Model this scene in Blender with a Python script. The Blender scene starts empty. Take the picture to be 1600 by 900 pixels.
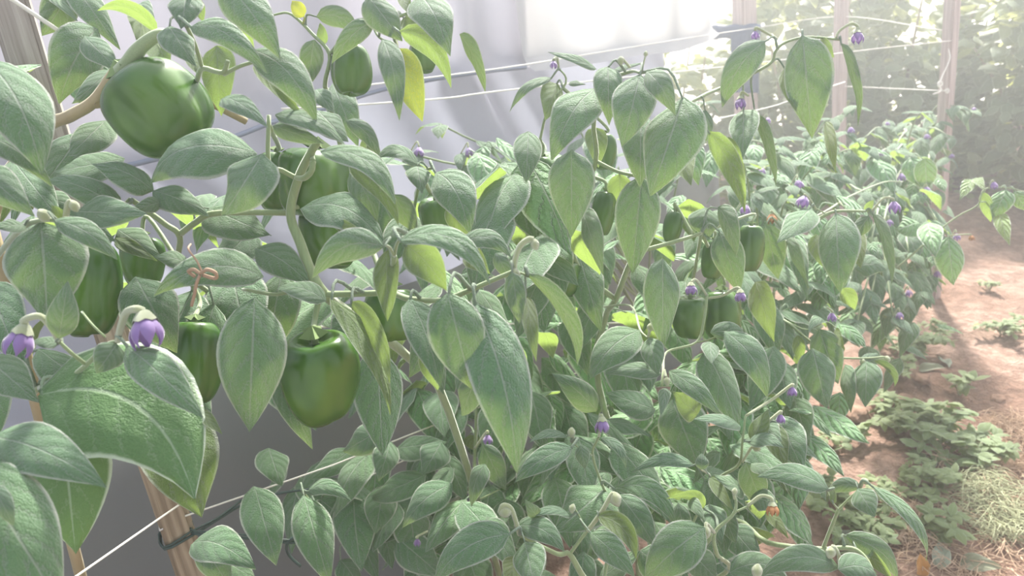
import bpy, bmesh, math, random
from mathutils import Vector, Matrix, noise

sc = bpy.context.scene
COL = sc.collection
RND = random.Random(7)

# ------------------------------------------------------------------ camera
F = 1180.0
PITCH, ROLL, CAMZ = math.radians(19.2), math.radians(7.4), 1.06
CAM = Vector((0, 0, CAMZ))
FW = Vector((0, math.cos(PITCH), -math.sin(PITCH)))
R0, U0 = Vector((1, 0, 0)), Vector((0, math.sin(PITCH), math.cos(PITCH)))
RT = R0 * math.cos(ROLL) - U0 * math.sin(ROLL)
UP = U0 * math.cos(ROLL) + R0 * math.sin(ROLL)
Z = Vector((0, 0, 1))


def P(x, y, d):
    """the place seen at photo pixel (x, y), d metres in front of the camera"""
    return CAM + (FW + RT * ((x - 800) / F) - UP * ((y - 450) / F)) * d


def G(x, y, z=0.0):
    """the place on the ground seen at photo pixel (x, y)"""
    v = FW + RT * ((x - 800) / F) - UP * ((y - 450) / F)
    return CAM + v * ((z - CAMZ) / v.z)


cd = bpy.data.cameras.new('camera')
cam = bpy.data.objects.new('camera', cd)
COL.objects.link(cam)
cd.sensor_width = 36
cd.lens = F / 1600 * 36
cd.clip_start = 0.02
m3 = Matrix((RT, UP, -FW)).transposed()
cam.matrix_world = Matrix.Translation(CAM) @ m3.to_4x4()
cd.dof.use_dof = True
cd.dof.focus_distance = 0.62
cd.dof.aperture_fstop = 13.0
sc.camera = cam


# ------------------------------------------------------------------ materials
def new_mat(name):
    m = bpy.data.materials.new(name)
    m.use_nodes = True
    nt = m.node_tree
    nt.nodes.clear()
    return m, nt


class NT:
    def __init__(self, nt):
        self.nt = nt

    def n(self, kind, **kw):
        nd = self.nt.nodes.new(kind)
        for k, v in kw.items():
            if k in ('operation', 'blend_type', 'data_type', 'use_clamp', 'attribute_name', 'interpolation_type', 'noise_dimensions', 'wave_type', 'bands_direction', 'feature', 'invert'):
                setattr(nd, k, v)
        return nd

    def link(self, a, b):
        self.nt.links.new(a, b)

    def put(self, sock, v):
        if isinstance(v, bpy.types.NodeSocket):
            self.link(v, sock)
        elif isinstance(v, (tuple, list)):
            sock.default_value = tuple(v) + ((1,) if len(v) == 3 and len(sock.default_value) == 4 else ())
        else:
            sock.default_value = v

    def math(self, op, a, b=0.0, c=None, clamp=False):
        nd = self.n('ShaderNodeMath', operation=op, use_clamp=clamp)
        self.put(nd.inputs[0], a)
        self.put(nd.inputs[1], b)
        if c is not None:
            self.put(nd.inputs[2], c)
        return nd.outputs[0]

    def ramp(self, v, lo, hi):
        nd = self.n('ShaderNodeMapRange', interpolation_type='SMOOTHSTEP')
        self.put(nd.inputs['Value'], v)
        nd.inputs['From Min'].default_value = lo
        nd.inputs['From Max'].default_value = hi
        return nd.outputs['Result']

    def mix(self, f, a, b, blend='MIX'):
        nd = self.n('ShaderNodeMix', data_type='RGBA', blend_type=blend)
        self.put(nd.inputs[0], f)
        self.put(nd.inputs[6], a)
        self.put(nd.inputs[7], b)
        return nd.outputs[2]

    def noise(self, scale, detail=3, vec=None, rough=0.55):
        nd = self.n('ShaderNodeTexNoise')
        nd.inputs['Scale'].default_value = scale
        nd.inputs['Detail'].default_value = detail
        nd.inputs['Roughness'].default_value = rough
        if vec is not None:
            self.link(vec, nd.inputs['Vector'])
        return nd.outputs['Fac']

    def bump(self, h, strength=0.3, dist=0.002):
        nd = self.n('ShaderNodeBump')
        nd.inputs['Strength'].default_value = strength
        nd.inputs['Distance'].default_value = dist
        self.link(h, nd.inputs['Height'])
        return nd.outputs['Normal']

    def out(self, sh, vol=None):
        o = self.n('ShaderNodeOutputMaterial')
        if sh is not None:
            self.link(sh, o.inputs['Surface'])
        if vol is not None:
            self.link(vol, o.inputs['Volume'])

    def principled(self, col, rough=0.6, normal=None, sheen=0.0, spec=0.4, sheen_rough=0.4, coat=0.0):
        b = self.n('ShaderNodeBsdfPrincipled')
        self.put(b.inputs['Base Color'], col)
        self.put(b.inputs['Roughness'], rough)
        b.inputs['Specular IOR Level'].default_value = spec
        b.inputs['Sheen Weight'].default_value = sheen
        b.inputs['Sheen Roughness'].default_value = sheen_rough
        b.inputs['Coat Weight'].default_value = coat
        b.inputs['Coat Roughness'].default_value = 0.12
        if normal is not None:
            self.link(normal, b.inputs['Normal'])
        return b.outputs[0]

    def addmix(self, f, a, b):
        nd = self.n('ShaderNodeMixShader')
        self.put(nd.inputs[0], f)
        self.link(a, nd.inputs[1])
        self.link(b, nd.inputs[2])
        return nd.outputs[0]


def leaf_material(name, top, under, trans, tfac=0.35, fuzz=0.5, pale=(0.50, 0.56, 0.44), veins=0.35, bump=0.45, rough=0.62, blotch=None, ubias=0.0):
    m, nt = new_mat(name)
    t = NT(nt)
    uv = t.n('ShaderNodeUVMap')
    sp = t.n('ShaderNodeSeparateXYZ')
    t.link(uv.outputs[0], sp.inputs[0])
    a = t.math('ABSOLUTE', t.math('MULTIPLY_ADD', sp.outputs[0], 2.0, -1.0))
    v = sp.outputs[1]
    # side veins sweep towards the tip
    warp = t.noise(32, 2)
    half = t.math('GREATER_THAN', sp.outputs[0], 0.5)
    s = t.math('MULTIPLY', t.math('SUBTRACT', v, t.math('MULTIPLY', t.math('POWER', a, 1.3), 0.34)), 5.2)
    s = t.math('ADD', s, t.math('ADD', t.math('MULTIPLY', half, 0.37), t.math('MULTIPLY', warp, 0.9)))
    tri = t.math('MULTIPLY', t.math('ABSOLUTE', t.math('SUBTRACT', t.math('FRACT', s), 0.5)), 2.0)
    side = t.ramp(tri, 0.84, 0.98)
    fade = t.ramp(a, 1.0, 0.75)
    side = t.math('MULTIPLY', side, fade)
    mid = t.ramp(a, 0.05, 0.012)
    vein = t.math('MAXIMUM', side, mid)
    rim = t.ramp(a, 0.88, 0.97)
    geo = t.n('ShaderNodeNewGeometry')
    oi = t.n('ShaderNodeObjectInfo')
    rnd = oi.outputs['Random']
    n1 = t.noise(85, 3)
    n2 = t.noise(420, 2)
    dark = tuple(c * 0.72 for c in top)
    lite = tuple(min(1, c * 1.28 + 0.015) for c in top)
    ct = t.mix(n1, dark, lite)
    ct = t.mix(t.math('MULTIPLY', rnd, 0.45), ct, (top[0] * 1.5, top[1] * 1.25, top[2] * 0.95))
    ct = t.mix(t.math('MULTIPLY', mid, veins * 1.25), ct, pale)
    ct = t.mix(t.math('MULTIPLY', side, veins * 0.5), ct, pale)
    speck = t.ramp(n2, 0.52, 0.70)
    ct = t.mix(t.math('MULTIPLY', speck, 0.22), ct, pale)
    cu = t.mix(n1, tuple(c * 0.85 for c in under), tuple(min(1, c * 1.15) for c in under))
    cu = t.mix(t.math('MULTIPLY', vein, 0.3), cu, pale)
    col = t.mix(geo.outputs['Backfacing'], ct, cu)
    if blotch:
        col = t.mix(t.ramp(t.noise(30, 2), 0.5, 0.62), col, blotch)
    col = t.mix(t.math('MULTIPLY', rim, 0.95), col, pale)
    h = t.math('SUBTRACT', t.math('ADD', t.math('MULTIPLY', n1, 0.6), t.math('MULTIPLY', t.math('SUBTRACT', 1.0, tri), 0.6)), t.math('MULTIPLY', vein, 0.6))
    nrm = t.bump(h, bump, 0.005)
    pr = t.principled(col, rough, nrm, sheen=fuzz, spec=0.3, sheen_rough=0.35)
    tr = t.n('ShaderNodeBsdfTranslucent')
    tc = t.mix(t.math('MULTIPLY', vein, 0.35), trans, tuple(c * 0.55 for c in trans))
    t.put(tr.inputs['Color'], tc)
    tf = t.math('MULTIPLY_ADD', geo.outputs['Backfacing'], tfac * ubias, tfac)
    t.out(t.addmix(tf, pr, tr.outputs[0]))
    return m


def plain(name, col, rough=0.6, sheen=0.0, spec=0.4, var=0.25, scale=30, bump=0.0, trans=None, tfac=0.0, coat=0.0, stretch=None):
    m, nt = new_mat(name)
    t = NT(nt)
    vec = None
    if stretch:
        tcn = t.n('ShaderNodeTexCoord')
        mp = t.n('ShaderNodeMapping')
        mp.inputs['Scale'].default_value = stretch
        t.link(tcn.outputs['Object'], mp.inputs['Vector'])
        vec = mp.outputs[0]
    nz = t.noise(scale, 4, vec)
    c = t.mix(nz, tuple(x * (1 - var) for x in col), tuple(min(1, x * (1 + var)) for x in col))
    nrm = t.bump(nz, bump, 0.003) if bump else None
    sh = t.principled(c, rough, nrm, sheen=sheen, spec=spec, coat=coat)
    if trans:
        tr = t.n('ShaderNodeBsdfTranslucent')
        t.put(tr.inputs['Color'], trans)
        sh = t.addmix(tfac, sh, tr.outputs[0])
    t.out(sh)
    return m


M = {}
M['leaf'] = leaf_material('pepper_leaf', (0.136, 0.295, 0.134), (0.22, 0.34, 0.12), (0.33, 0.47, 0.09), tfac=0.125, ubias=1.9, fuzz=0.45, bump=0.9, pale=(0.62, 0.66, 0.56))
M['leaf_yellow'] = leaf_material('yellowing_leaf', (0.35, 0.42, 0.05), (0.45, 0.48, 0.06), (0.6, 0.62, 0.05), tfac=0.35, fuzz=0.3)
M['leaf_olive'] = leaf_material('aging_leaf', (0.14, 0.20, 0.06), (0.24, 0.28, 0.08), (0.40, 0.48, 0.06), tfac=0.35, fuzz=0.3, blotch=(0.38, 0.36, 0.06))
M['leaf_big'] = leaf_material('glossy_pepper_leaf', (0.085, 0.175, 0.055), (0.18, 0.28, 0.09), (0.22, 0.40, 0.05), tfac=0.10, fuzz=0.2, veins=0.3, rough=0.42, bump=0.35)
M['stem'] = plain('green_stem', (0.24, 0.30, 0.15), 0.65, sheen=0.6, var=0.3, scale=60)
M['wood_stem'] = plain('woody_stem', (0.34, 0.27, 0.15), 0.7, sheen=0.2, var=0.4, scale=40, bump=0.4, stretch=(1, 1, 0.25))
M['bud'] = plain('hairy_bud', (0.46, 0.50, 0.26), 0.8, sheen=1.0, var=0.3, scale=200, bump=0.6)
M['calyx'] = plain('pepper_calyx', (0.17, 0.24, 0.09), 0.7, var=0.4, scale=150)
M['purple'] = plain('purple_petal', (0.25, 0.16, 0.36), 0.6, sheen=0.9, var=0.6, scale=300, trans=(0.4, 0.25, 0.55), tfac=0.2)
M['withered'] = plain('withered_petal', (0.42, 0.20, 0.09), 0.8, var=0.5, scale=120)
M['tie'] = plain('raffia', (0.34, 0.225, 0.15), 0.8, var=0.4, scale=200)
M['twine'] = plain('white_twine', (0.74, 0.70, 0.64), 0.8, sheen=0.4, var=0.15, scale=300)
M['wire'] = plain('green_wire', (0.05, 0.08, 0.07), 0.55, var=0.4, scale=100)


def fruit_material():
    m, nt = new_mat('green_pepper_skin')
    t = NT(nt)
    tc = t.n('ShaderNodeTexCoord')
    n1 = t.noise(20, 2, tc.outputs['Object'])
    geo = t.n('ShaderNodeNewGeometry')
    c = t.mix(t.ramp(n1, 0.25, 0.80), (0.020, 0.072, 0.013), (0.085, 0.180, 0.018))
    nrm = t.bump(t.noise(40, 2, tc.outputs['Object']), 0.12, 0.004)
    b = t.principled(c, 0.26, nrm, spec=0.5, coat=0.12)
    t.out(b)
    return m


M['fruit'] = fruit_material()


# ------------------------------------------------------------------ object helpers
def link_mesh(name, verts, faces, mat, parent=None, loc=None, smooth=True, uvs=None):
    """one mesh object; verts are world places, loc its origin in the world"""
    loc = Vector(loc) if loc is not None else Vector((0, 0, 0))
    me = bpy.data.meshes.new(name)
    me.from_pydata([tuple(Vector(v) - loc) for v in verts], [], faces)
    if uvs is not None:
        l = me.uv_layers.new(name='UVMap')
        for i, lp in enumerate(me.loops):
            l.data[i].uv = uvs[lp.vertex_index]
    if smooth:
        me.polygons.foreach_set('use_smooth', [True] * len(me.polygons))
    me.materials.append(mat)
    o = bpy.data.objects.new(name, me)
    COL.objects.link(o)
    put_under(o, parent, loc)
    return o


WLOC = {}


def put_under(o, parent, loc):
    WLOC[o.name] = Vector(loc)
    if parent is not None:
        o.parent = parent
        o.location = Vector(loc) - WLOC[parent.name]
    else:
        o.location = loc


def thing(name, label, cat, loc=(0, 0, 0), group=None):
    o = bpy.data.objects.new(name, None)
    o.empty_display_size = 0.05
    COL.objects.link(o)
    put_under(o, None, Vector(loc))
    tag(o, label, cat, group)
    return o


def tag(o, label=None, cat=None, group=None, kind=None):
    if label:
        o['label'] = label
    if cat:
        o['category'] = cat
    if group:
        o['group'] = group
    if kind:
        o['kind'] = kind
    return o


def catmull(pts, rad, sub=5):
    if len(pts) < 3:
        out = [pts[0].lerp(pts[1], i / sub) for i in range(sub + 1)]
        rr = [rad[0] + (rad[1] - rad[0]) * i / sub for i in range(sub + 1)]
        return out, rr
    out, rr = [], []
    q = [pts[0] * 2 - pts[1]] + pts + [pts[-1] * 2 - pts[-2]]
    for i in range(len(pts) - 1):
        p0, p1, p2, p3 = q[i:i + 4]
        for k in range(sub):
            s = k / sub
            out.append(0.5 * ((2 * p1) + (p2 - p0) * s + (2 * p0 - 5 * p1 + 4 * p2 - p3) * s * s + (3 * p1 - p0 - 3 * p2 + p3) * s ** 3))
            rr.append(rad[i] + (rad[i + 1] - rad[i]) * s)
    out.append(pts[-1])
    rr.append(rad[-1])
    return out, rr


def tube_geo(pts, rad, sides=8, sub=5, base=0):
    pts = [Vector(p) for p in pts]
    if not isinstance(rad, (list, tuple)):
        rad = [rad] * len(pts)
    if len(rad) == 2 and len(pts) > 2:
        rad = [rad[0] + (rad[1] - rad[0]) * i / (len(pts) - 1) for i in range(len(pts))]
    pts, rad = catmull(pts, list(rad), sub)
    vs, fs = [], []
    n = None
    for i, p in enumerate(pts):
        tdir = (pts[min(i + 1, len(pts) - 1)] - pts[max(i - 1, 0)]).normalized()
        if n is None:
            n = tdir.cross(Vector((0.31, 0.52, 0.79))).normalized()
        n = (n - tdir * n.dot(tdir)).normalized()
        b = tdir.cross(n)
        for k in range(sides):
            a = 2 * math.pi * k / sides
            vs.append(p + (n * math.cos(a) + b * math.sin(a)) * rad[i])
    for i in range(len(pts) - 1):
        for k in range(sides):
            k2 = (k + 1) % sides
            fs.append((base + i * sides + k, base + i * sides + k2, base + (i + 1) * sides + k2, base + (i + 1) * sides + k))
    fs.append(tuple(base + k for k in reversed(range(sides))))
    fs.append(tuple(base + (len(pts) - 1) * sides + k for k in range(sides)))
    return vs, fs


def tube(name, pts, rad, mat, parent=None, sides=8, sub=5):
    vs, fs = tube_geo(pts, rad, sides, sub)
    return link_mesh(name, vs, fs, mat, parent, pts[0])


# ------------------------------------------------------------------ leaves
def leaf_geo(p0, p1, width, nrm, arch=None, fold=0.22, wave=0.5, nl=12, nw=6, seed=0, shape=0.42, twist=0.0, curl=0.0):
    """an ovate pointed blade from p0 (base) to p1 (tip); nrm: the side its upper face looks to"""
    r = random.Random(seed)
    ax = p1 - p0
    L = ax.length
    axn = ax / L
    nrm = (nrm - axn * nrm.dot(axn)).normalized()
    arch = arch if arch is not None else nrm * (0.10 * L)
    vs, uvs, fs = [], [], []
    ph = r.uniform(0, 6.28)
    ph2 = r.uniform(0, 6.28)
    ea, eb = 0.50 + shape * 0.2, 1.12 - shape * 0.14
    tm = ea / (ea + eb)
    fm = tm ** ea * (1 - tm) ** eb
    prev = None
    for i in range(nl + 1):
        t = i / nl
        c = p0 + ax * t + arch * (4 * t * (1 - t))
        if curl:
            c = c - nrm * (curl * L * t * t * t)
        tg = (ax + arch * (4 - 8 * t)).normalized()
        if curl:
            tg = (tg - nrm * (curl * 3 * t * t)).normalized()
        wdir = tg.cross(nrm)
        if wdir.length < 1e-4:
            wdir = prev
        wdir = wdir.normalized()
        prev = wdir
        up = wdir.cross(tg).normalized()
        if twist:
            q = Matrix.Rotation(twist * (t - 0.3), 3, tg)
            wdir, up = q @ wdir, q @ up
        hw = width * 0.5 * max(0.0, (t ** ea * (1 - t) ** eb) / fm)
        if t < 0.07:
            hw = max(hw, width * 0.02)
        if t > 0.999:
            hw = width * 0.006
        for k in range(nw + 1):
            u = -1 + 2 * k / nw
            side = 1 if u > 0 else -1
            bulge = math.sin(abs(u) * math.pi) * 0.10 * hw
            wav = wave * 0.06 * width * abs(u) ** 2 * math.sin(t * 11 + (ph if side > 0 else ph2))
            vs.append(c + wdir * (u * hw * math.cos(fold * 0.8)) - up * (abs(u) * hw * fold) + up * (bulge + wav))
            uvs.append((0.5 + 0.5 * u, t))
    for i in range(nl):
        for k in range(nw):
            a = i * (nw + 1) + k
            fs.append((a, a + 1, a + nw + 2, a + nw + 1))
    # winding so that the face normal follows nrm
    va, vb, vc = vs[fs[nw // 2 + nw * (nl // 2)][0]], vs[fs[nw // 2 + nw * (nl // 2)][1]], vs[fs[nw // 2 + nw * (nl // 2)][2]]
    if (vb - va).cross(vc - va).dot(nrm) < 0:
        fs = [tuple(reversed(f)) for f in fs]
    return vs, fs, uvs


SEED = [100]


class Plant:
    """a pepper plant: an Empty at its root with stems, leaves, flowers and fruit as parts"""

    def __init__(self, name, label, root, cat='plant', group=None):
        self.root = Vector(root)
        self.o = thing(name, label, cat, root, group)
        self.n = 0
        self.extra = ([], [], [])
        self.nodes = []

    def near(self, p, reach=0.2):
        best, bd = None, reach
        for q in self.nodes:
            dd = (q - p).length
            if dd < bd:
                best, bd = q, dd
        return best

    def leaf3(self, p0, p1, width, nrm, mat='leaf', name='leaf', label=None, **kw):
        SEED[0] += 1
        vs, fs, uvs = leaf_geo(p0, p1, width, nrm, seed=SEED[0], **kw)
        # its own short stalk back to the nearest stem
        q = self.near(p0)
        if q is not None and 0.003 < (q - p0).length < min(0.10, 0.55 * (p1 - p0).length):
            L = (p1 - p0).length
            m = p0.lerp(q, 0.45) - (p1 - p0).normalized() * min(0.012, 0.3 * (q - p0).length) + Z * 0.003
            v2, f2 = tube_geo([p0 + (p1 - p0) * 0.02, m, q], [0.0009, 0.0012, 0.0015] if L > 0.05 else [0.0006, 0.0008, 0.001], 5, 3, len(vs))
            vs, fs, uvs = vs + v2, fs + f2, uvs + [(0.5, 0.02)] * len(v2)
        if self.n >= 99 and name == 'leaf' and mat == 'leaf':
            b = len(self.extra[0])
            self.extra[0].extend(vs)
            self.extra[1].extend(tuple(b + i for i in f) for f in fs)
            self.extra[2].extend(uvs)
            return None
        self.n += 1
        o = link_mesh(name, vs, fs, M[mat], self.o, p0, uvs=uvs)
        if label:
            o['label'] = label
        return o

    def leaf(self, bx, by, tx, ty, w, d, side='t', roll=0, arch=0.0, dz=None, bulge=None, mat='leaf', label=None, up=None, **kw):
        """a leaf read off the photo: base and tip pixel, apparent width, distance, which face shows"""
        r = random.Random(int(bx * 7 + ty * 13 + w))
        if dz is None:
            dz = r.uniform(-0.035, 0.01) * d * 1.6
        p0, p1 = P(bx, by, d), P(tx, ty, d + dz)
        if bulge is None:
            bulge = r.uniform(0.10, 0.19) if side == 't' else 0.10
        ax = p1 - p0
        L = ax.length
        view = ((p0 + p1) * 0.5 - CAM).normalized()
        S = ax.cross(view).normalized()
        N = S.cross(ax).normalized()
        if N.dot(view) > 0:
            N = -N
        # in-picture perpendicular that points up the picture
        A = S if S.dot(UP) > 0 else -S
        if abs(S.dot(UP)) < 0.15:
            A = S if S.dot(RT) > 0 else -S
        rl = math.radians(roll if roll else r.uniform(-22, 22))
        cw = max(math.cos(rl), 0.38)
        n3 = Matrix.Rotation(rl, 3, ax.normalized()) @ N
        if side == 't' and not roll:
            # upper faces turn up to the light
            axn = ax.normalized()
            k = r.uniform(0.35, 1.5) if up is None else up
            k *= 0.25 + 0.75 * abs(tx - bx) / math.hypot(tx - bx, ty - by) if up is None else 1
            n3 = n3 + Z * k
            n3 = (n3 - axn * n3.dot(axn)).normalized()
            cw = max(abs(n3.dot(N)), 0.45)
        width = w / F * d / cw
        sgn = 1
        if side == 'u':
            n3 = -n3
            sgn = -1
        av = A * (arch * L) + N * (bulge * L)
        kw.setdefault('fold', r.uniform(0.10, 0.34) if side == 't' else r.uniform(-0.25, 0.25))
        kw.setdefault('shape', r.uniform(0.2, 0.8))
        return self.leaf3(p0, p1, width, n3, mat=mat, arch=av, label=label, **kw)

    def leaves(self, text):
        for line in text.strip().splitlines():
            line = line.split('#')[0].strip()
            if not line:
                continue
            q = line.split()
            nums = [float(a) for a in q[:6]]
            kw = {}
            side = 't'
            for a in q[6:]:
                if a in ('t', 'u'):
                    side = a
                else:
                    k, v = a.split('=')
                    kw[k] = v if k in ('mat', 'label') else float(v)
            if 'label' in kw:
                kw['label'] = kw['label'].replace('_', ' ')
            self.leaf(*nums, side=side, **kw)

    def stem(self, pts, r0, r1=None, name='branch', mat='stem', sub=5):
        """pts: (x, y, d) photo pixels with distance, or Vectors; radii in metres"""
        q = [p if isinstance(p, Vector) else P(*p) for p in pts]
        r1 = r0 if r1 is None else r1
        r0, r1 = r0 * 0.56, r1 * 0.62
        self.nodes += catmull(q, [1] * len(q), 5)[0]
        return tube(name, q, [r0, r1], M[mat], self.o, sub=sub)

    def done(self):
        if self.extra[0]:
            o = link_mesh('foliage', self.extra[0], self.extra[1], M['leaf'], self.o, self.root, uvs=self.extra[2])
            o['kind'] = 'stuff'

    # -------------------------------------------------------------- fruit
    def pepper(self, cx, cy, w, h, d, tilt=0.0, lean=0.3, seed=0, stalk=None, lobes=4, sub=True, stalk_r=0.0019, label=None, skew=None):
        """a blocky lobed pepper; tilt (deg) turns its axis in the picture, lean tips its top towards the camera"""
        r = random.Random(seed + 5)
        c = P(cx, cy, d)
        W, H = w / F * d, h / F * d
        a = math.radians(tilt)
        down = (-UP * math.cos(a) + RT * math.sin(a))
        ax = (down + FW * lean).normalized()          # shoulder -> tip
        e1 = ax.cross(FW).normalized()
        e2 = ax.cross(e1).normalized()
        prof = [(0.08, -0.425), (0.18, -0.428), (0.28, -0.442), (0.40, -0.468), (0.54, -0.482), (0.69, -0.462), (0.83, -0.405), (0.945, -0.32), (0.985, -0.20), (1.0, -0.06), (0.985, 0.08), (0.94, 0.21), (0.865, 0.32),
                (0.75, 0.41), (0.60, 0.47), (0.42, 0.485), (0.22, 0.455), (0.05, 0.43)]
        n = 40
        vs, fs = [], []
        ph = r.uniform(0, 6.28)
        ph2 = r.uniform(0, 6.28)
        sk = r.uniform(-0.05, 0.05) if skew is None else skew
        lob = [1 + r.uniform(-0.13, 0.13) for _ in range(lobes)]
        for j, (pr, pz) in enumerate(prof):
            s = j / (len(prof) - 1)
            amp = 0.06 + 0.16 * s
            for k in range(n):
                th = 2 * math.pi * k / n
                g = lobes * (th + ph) / 2
                lb = abs(math.cos(g)) ** 0.7
                li = lob[int(((th + ph) / (2 * math.pi) * lobes + 0.5)) % lobes]
                rr = pr * (1 - amp + amp * lb) * (1 + (li - 1) * s)
                wob = 1 + 0.06 * math.sin(2 * th + ph2 + 4 * pz) + 0.025 * math.sin(5 * th + 7 * pz + ph)
                zz = pz * H + (li - 1) * H * 0.35 * max(0, s - 0.5)
                dirv = e1 * math.cos(th) + e2 * math.sin(th)
                vs.append(c + dirv * (rr * wob * W * 0.5) + ax * zz + e1 * (sk * W * s * s))
        for j in range(len(prof) - 1):
            for k in range(n):
                k2 = (k + 1) % n
                fs.append((j * n + k, (j + 1) * n + k, (j + 1) * n + k2, j * n + k2))
        fs.append(tuple(range(n)))
        fs.append(tuple((len(prof) - 1) * n + k for k in reversed(range(n))))
        o = link_mesh('pepper', vs, fs, M['fruit'], self.o, c)
        o['label'] = label or 'green pepper'
        sm = o.modifiers.new('smooth', 'SUBSURF')
        sm.levels = 1
        sm.render_levels = 1
        top = c - ax * (0.425 * H)
        if sub:
            # star-shaped calyx sitting in the dimple
            cv, cf = [], []
            nn = 10
            cv.append(top - ax * 0.002 - ax * 0.012 * W / 0.06)
            for k in range(nn):
                th = 2 * math.pi * k / nn
                rad = W * (0.20 if k % 2 == 0 else 0.11)
                up = 0.05 * H if k % 2 == 0 else 0.012 * H
                cv.append(top + (e1 * math.cos(th) + e2 * math.sin(th)) * rad - ax * (up + 0.004))
            for k in range(nn):
                cf.append((0, 1 + k, 1 + (k + 1) % nn))
            link_mesh('calyx', cv, cf, M['calyx'], o, top, smooth=False)
        if stalk:
            pts = [top + ax * 0.004 * W / 0.06, top - ax * (0.12 * H)] + [P(*q) for q in stalk]
            q = self.near(pts[-1])
            if q is not None and (q - pts[-1]).length > 0.004:
                pts.append(q)
            tube('stalk', pts, [stalk_r * 1.35] + [stalk_r * 0.9] * (len(pts) - 2) + [stalk_r * 1.05], M['stem'], o)
        return o

    # -------------------------------------------------------------- flowers
    def flower(self, cx, cy, size, d, tilt=0.0, stalk=None, mat='purple', label='purple drooping flower', detail=True, stalk_r=0.0013):
        c = P(cx, cy, d)
        S = size / F * d
        a = math.radians(tilt)
        ax = (-UP * math.cos(a) + RT * math.sin(a) - FW * 0.15).normalized()
        e1 = ax.cross(FW).normalized()
        e2 = ax.cross(e1).normalized()
        r = random.Random(int(cx * 3 + cy))
        vs, fs = [], []
        npet = 6
        for p in range(npet):
            th0 = 2 * math.pi * p / npet + r.uniform(-0.1, 0.1)
            nl, nw = 7, 4
            b = len(vs)
            flare = r.uniform(-0.10, 0.08)
            for i in range(nl + 1):
                s = i / nl
                rad = S * (0.13 + 0.36 * math.sin(min(1, s * 1.3 + 0.05) * 1.65) - 0.14 * s ** 4 + flare * s * s)
                zz = S * (-0.42 + 0.98 * s - 0.10 * s * s)
                hw = 0.62 * (1 - s ** 2.6) * (0.75 + 0.35 * math.sin(s * 3.14)) + 0.02
                for k in range(nw + 1):
                    u = -1 + 2 * k / nw
                    th = th0 + u * hw * (math.pi / npet) * 1.55
                    rr = rad * (1 - 0.10 * u * u + 0.03 * (p % 2))
                    vs.append(c + (e1 * math.cos(th) + e2 * math.sin(th)) * rr + ax * zz)
            for i in range(nl):
                for k in range(nw):
                    q = b + i * (nw + 1) + k
                    fs.append((q, q + 1, q + nw + 2, q + nw + 1))
        o = link_mesh('flower', vs, fs, M[mat], self.o, c)
        o['label'] = label
        base = c - ax * S * 0.44
        if detail:
            vs, fs = [], []
            prof = [(0.04, -0.16), (0.14, -0.10), (0.20, 0.0), (0.25, 0.09), (0.29, 0.16)]
            n = 12
            for j, (pr, pz) in enumerate(prof):
                for k in range(n):
                    th = 2 * math.pi * k / n
                    ex = 0.06 * (k % 2) if j == len(prof) - 1 else 0
                    vs.append(base + (e1 * math.cos(th) + e2 * math.sin(th)) * S * pr * 1.15 + ax * S * (pz + ex))
            for j in range(len(prof) - 1):
                for k in range(n):
                    k2 = (k + 1) % n
                    fs.append((j * n + k, (j + 1) * n + k, (j + 1) * n + k2, j * n + k2))
            link_mesh('calyx', vs, fs, M['bud'], o, base)
        if stalk:
            pts = [base - ax * S * 0.1] + [P(*q) for q in stalk]
            tube('stalk', pts, [stalk_r * 1.35, stalk_r], M['bud'], o)
        return o

    def bud(self, cx, cy, size, d, stalk=None, tilt=0, stalk_r=0.0012):
        c = P(cx, cy, d)
        S = size / F * d * 0.42
        a = math.radians(tilt)
        ax = (-UP * math.cos(a) + RT * math.sin(a)).normalized()
        e1 = ax.cross(FW).normalized()
        e2 = ax.cross(e1)
        vs, fs = [], []
        n, mrows = 10, 7
        for j in range(mrows + 1):
            s = j / mrows
            rad = S * max(0.05, math.sin(math.pi * (0.06 + 0.90 * s)) ** 0.8) * (1.0 - 0.15 * s)
            for k in range(n):
                th = 2 * math.pi * k / n
                rr = rad * (1 + 0.10 * (k % 2) * s)
                vs.append(c + (e1 * math.cos(th) + e2 * math.sin(th)) * rr + ax * S * (s * 2.4 - 1.2))
        for j in range(mrows):
            for k in range(n):
                k2 = (k + 1) % n
                fs.append((j * n + k, (j + 1) * n + k, (j + 1) * n + k2, j * n + k2))
        fs.append(tuple(range(n)))
        fs.append(tuple(mrows * n + k for k in reversed(range(n))))
        o = link_mesh('flower_bud', vs, fs, M['bud'], self.o, c)
        if stalk:
            pts = [c - ax * S * 1.0] + [P(*q) for q in stalk]
            tube('stalk', pts, [stalk_r * 1.2, stalk_r], M['bud'], o)
        return o

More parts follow.
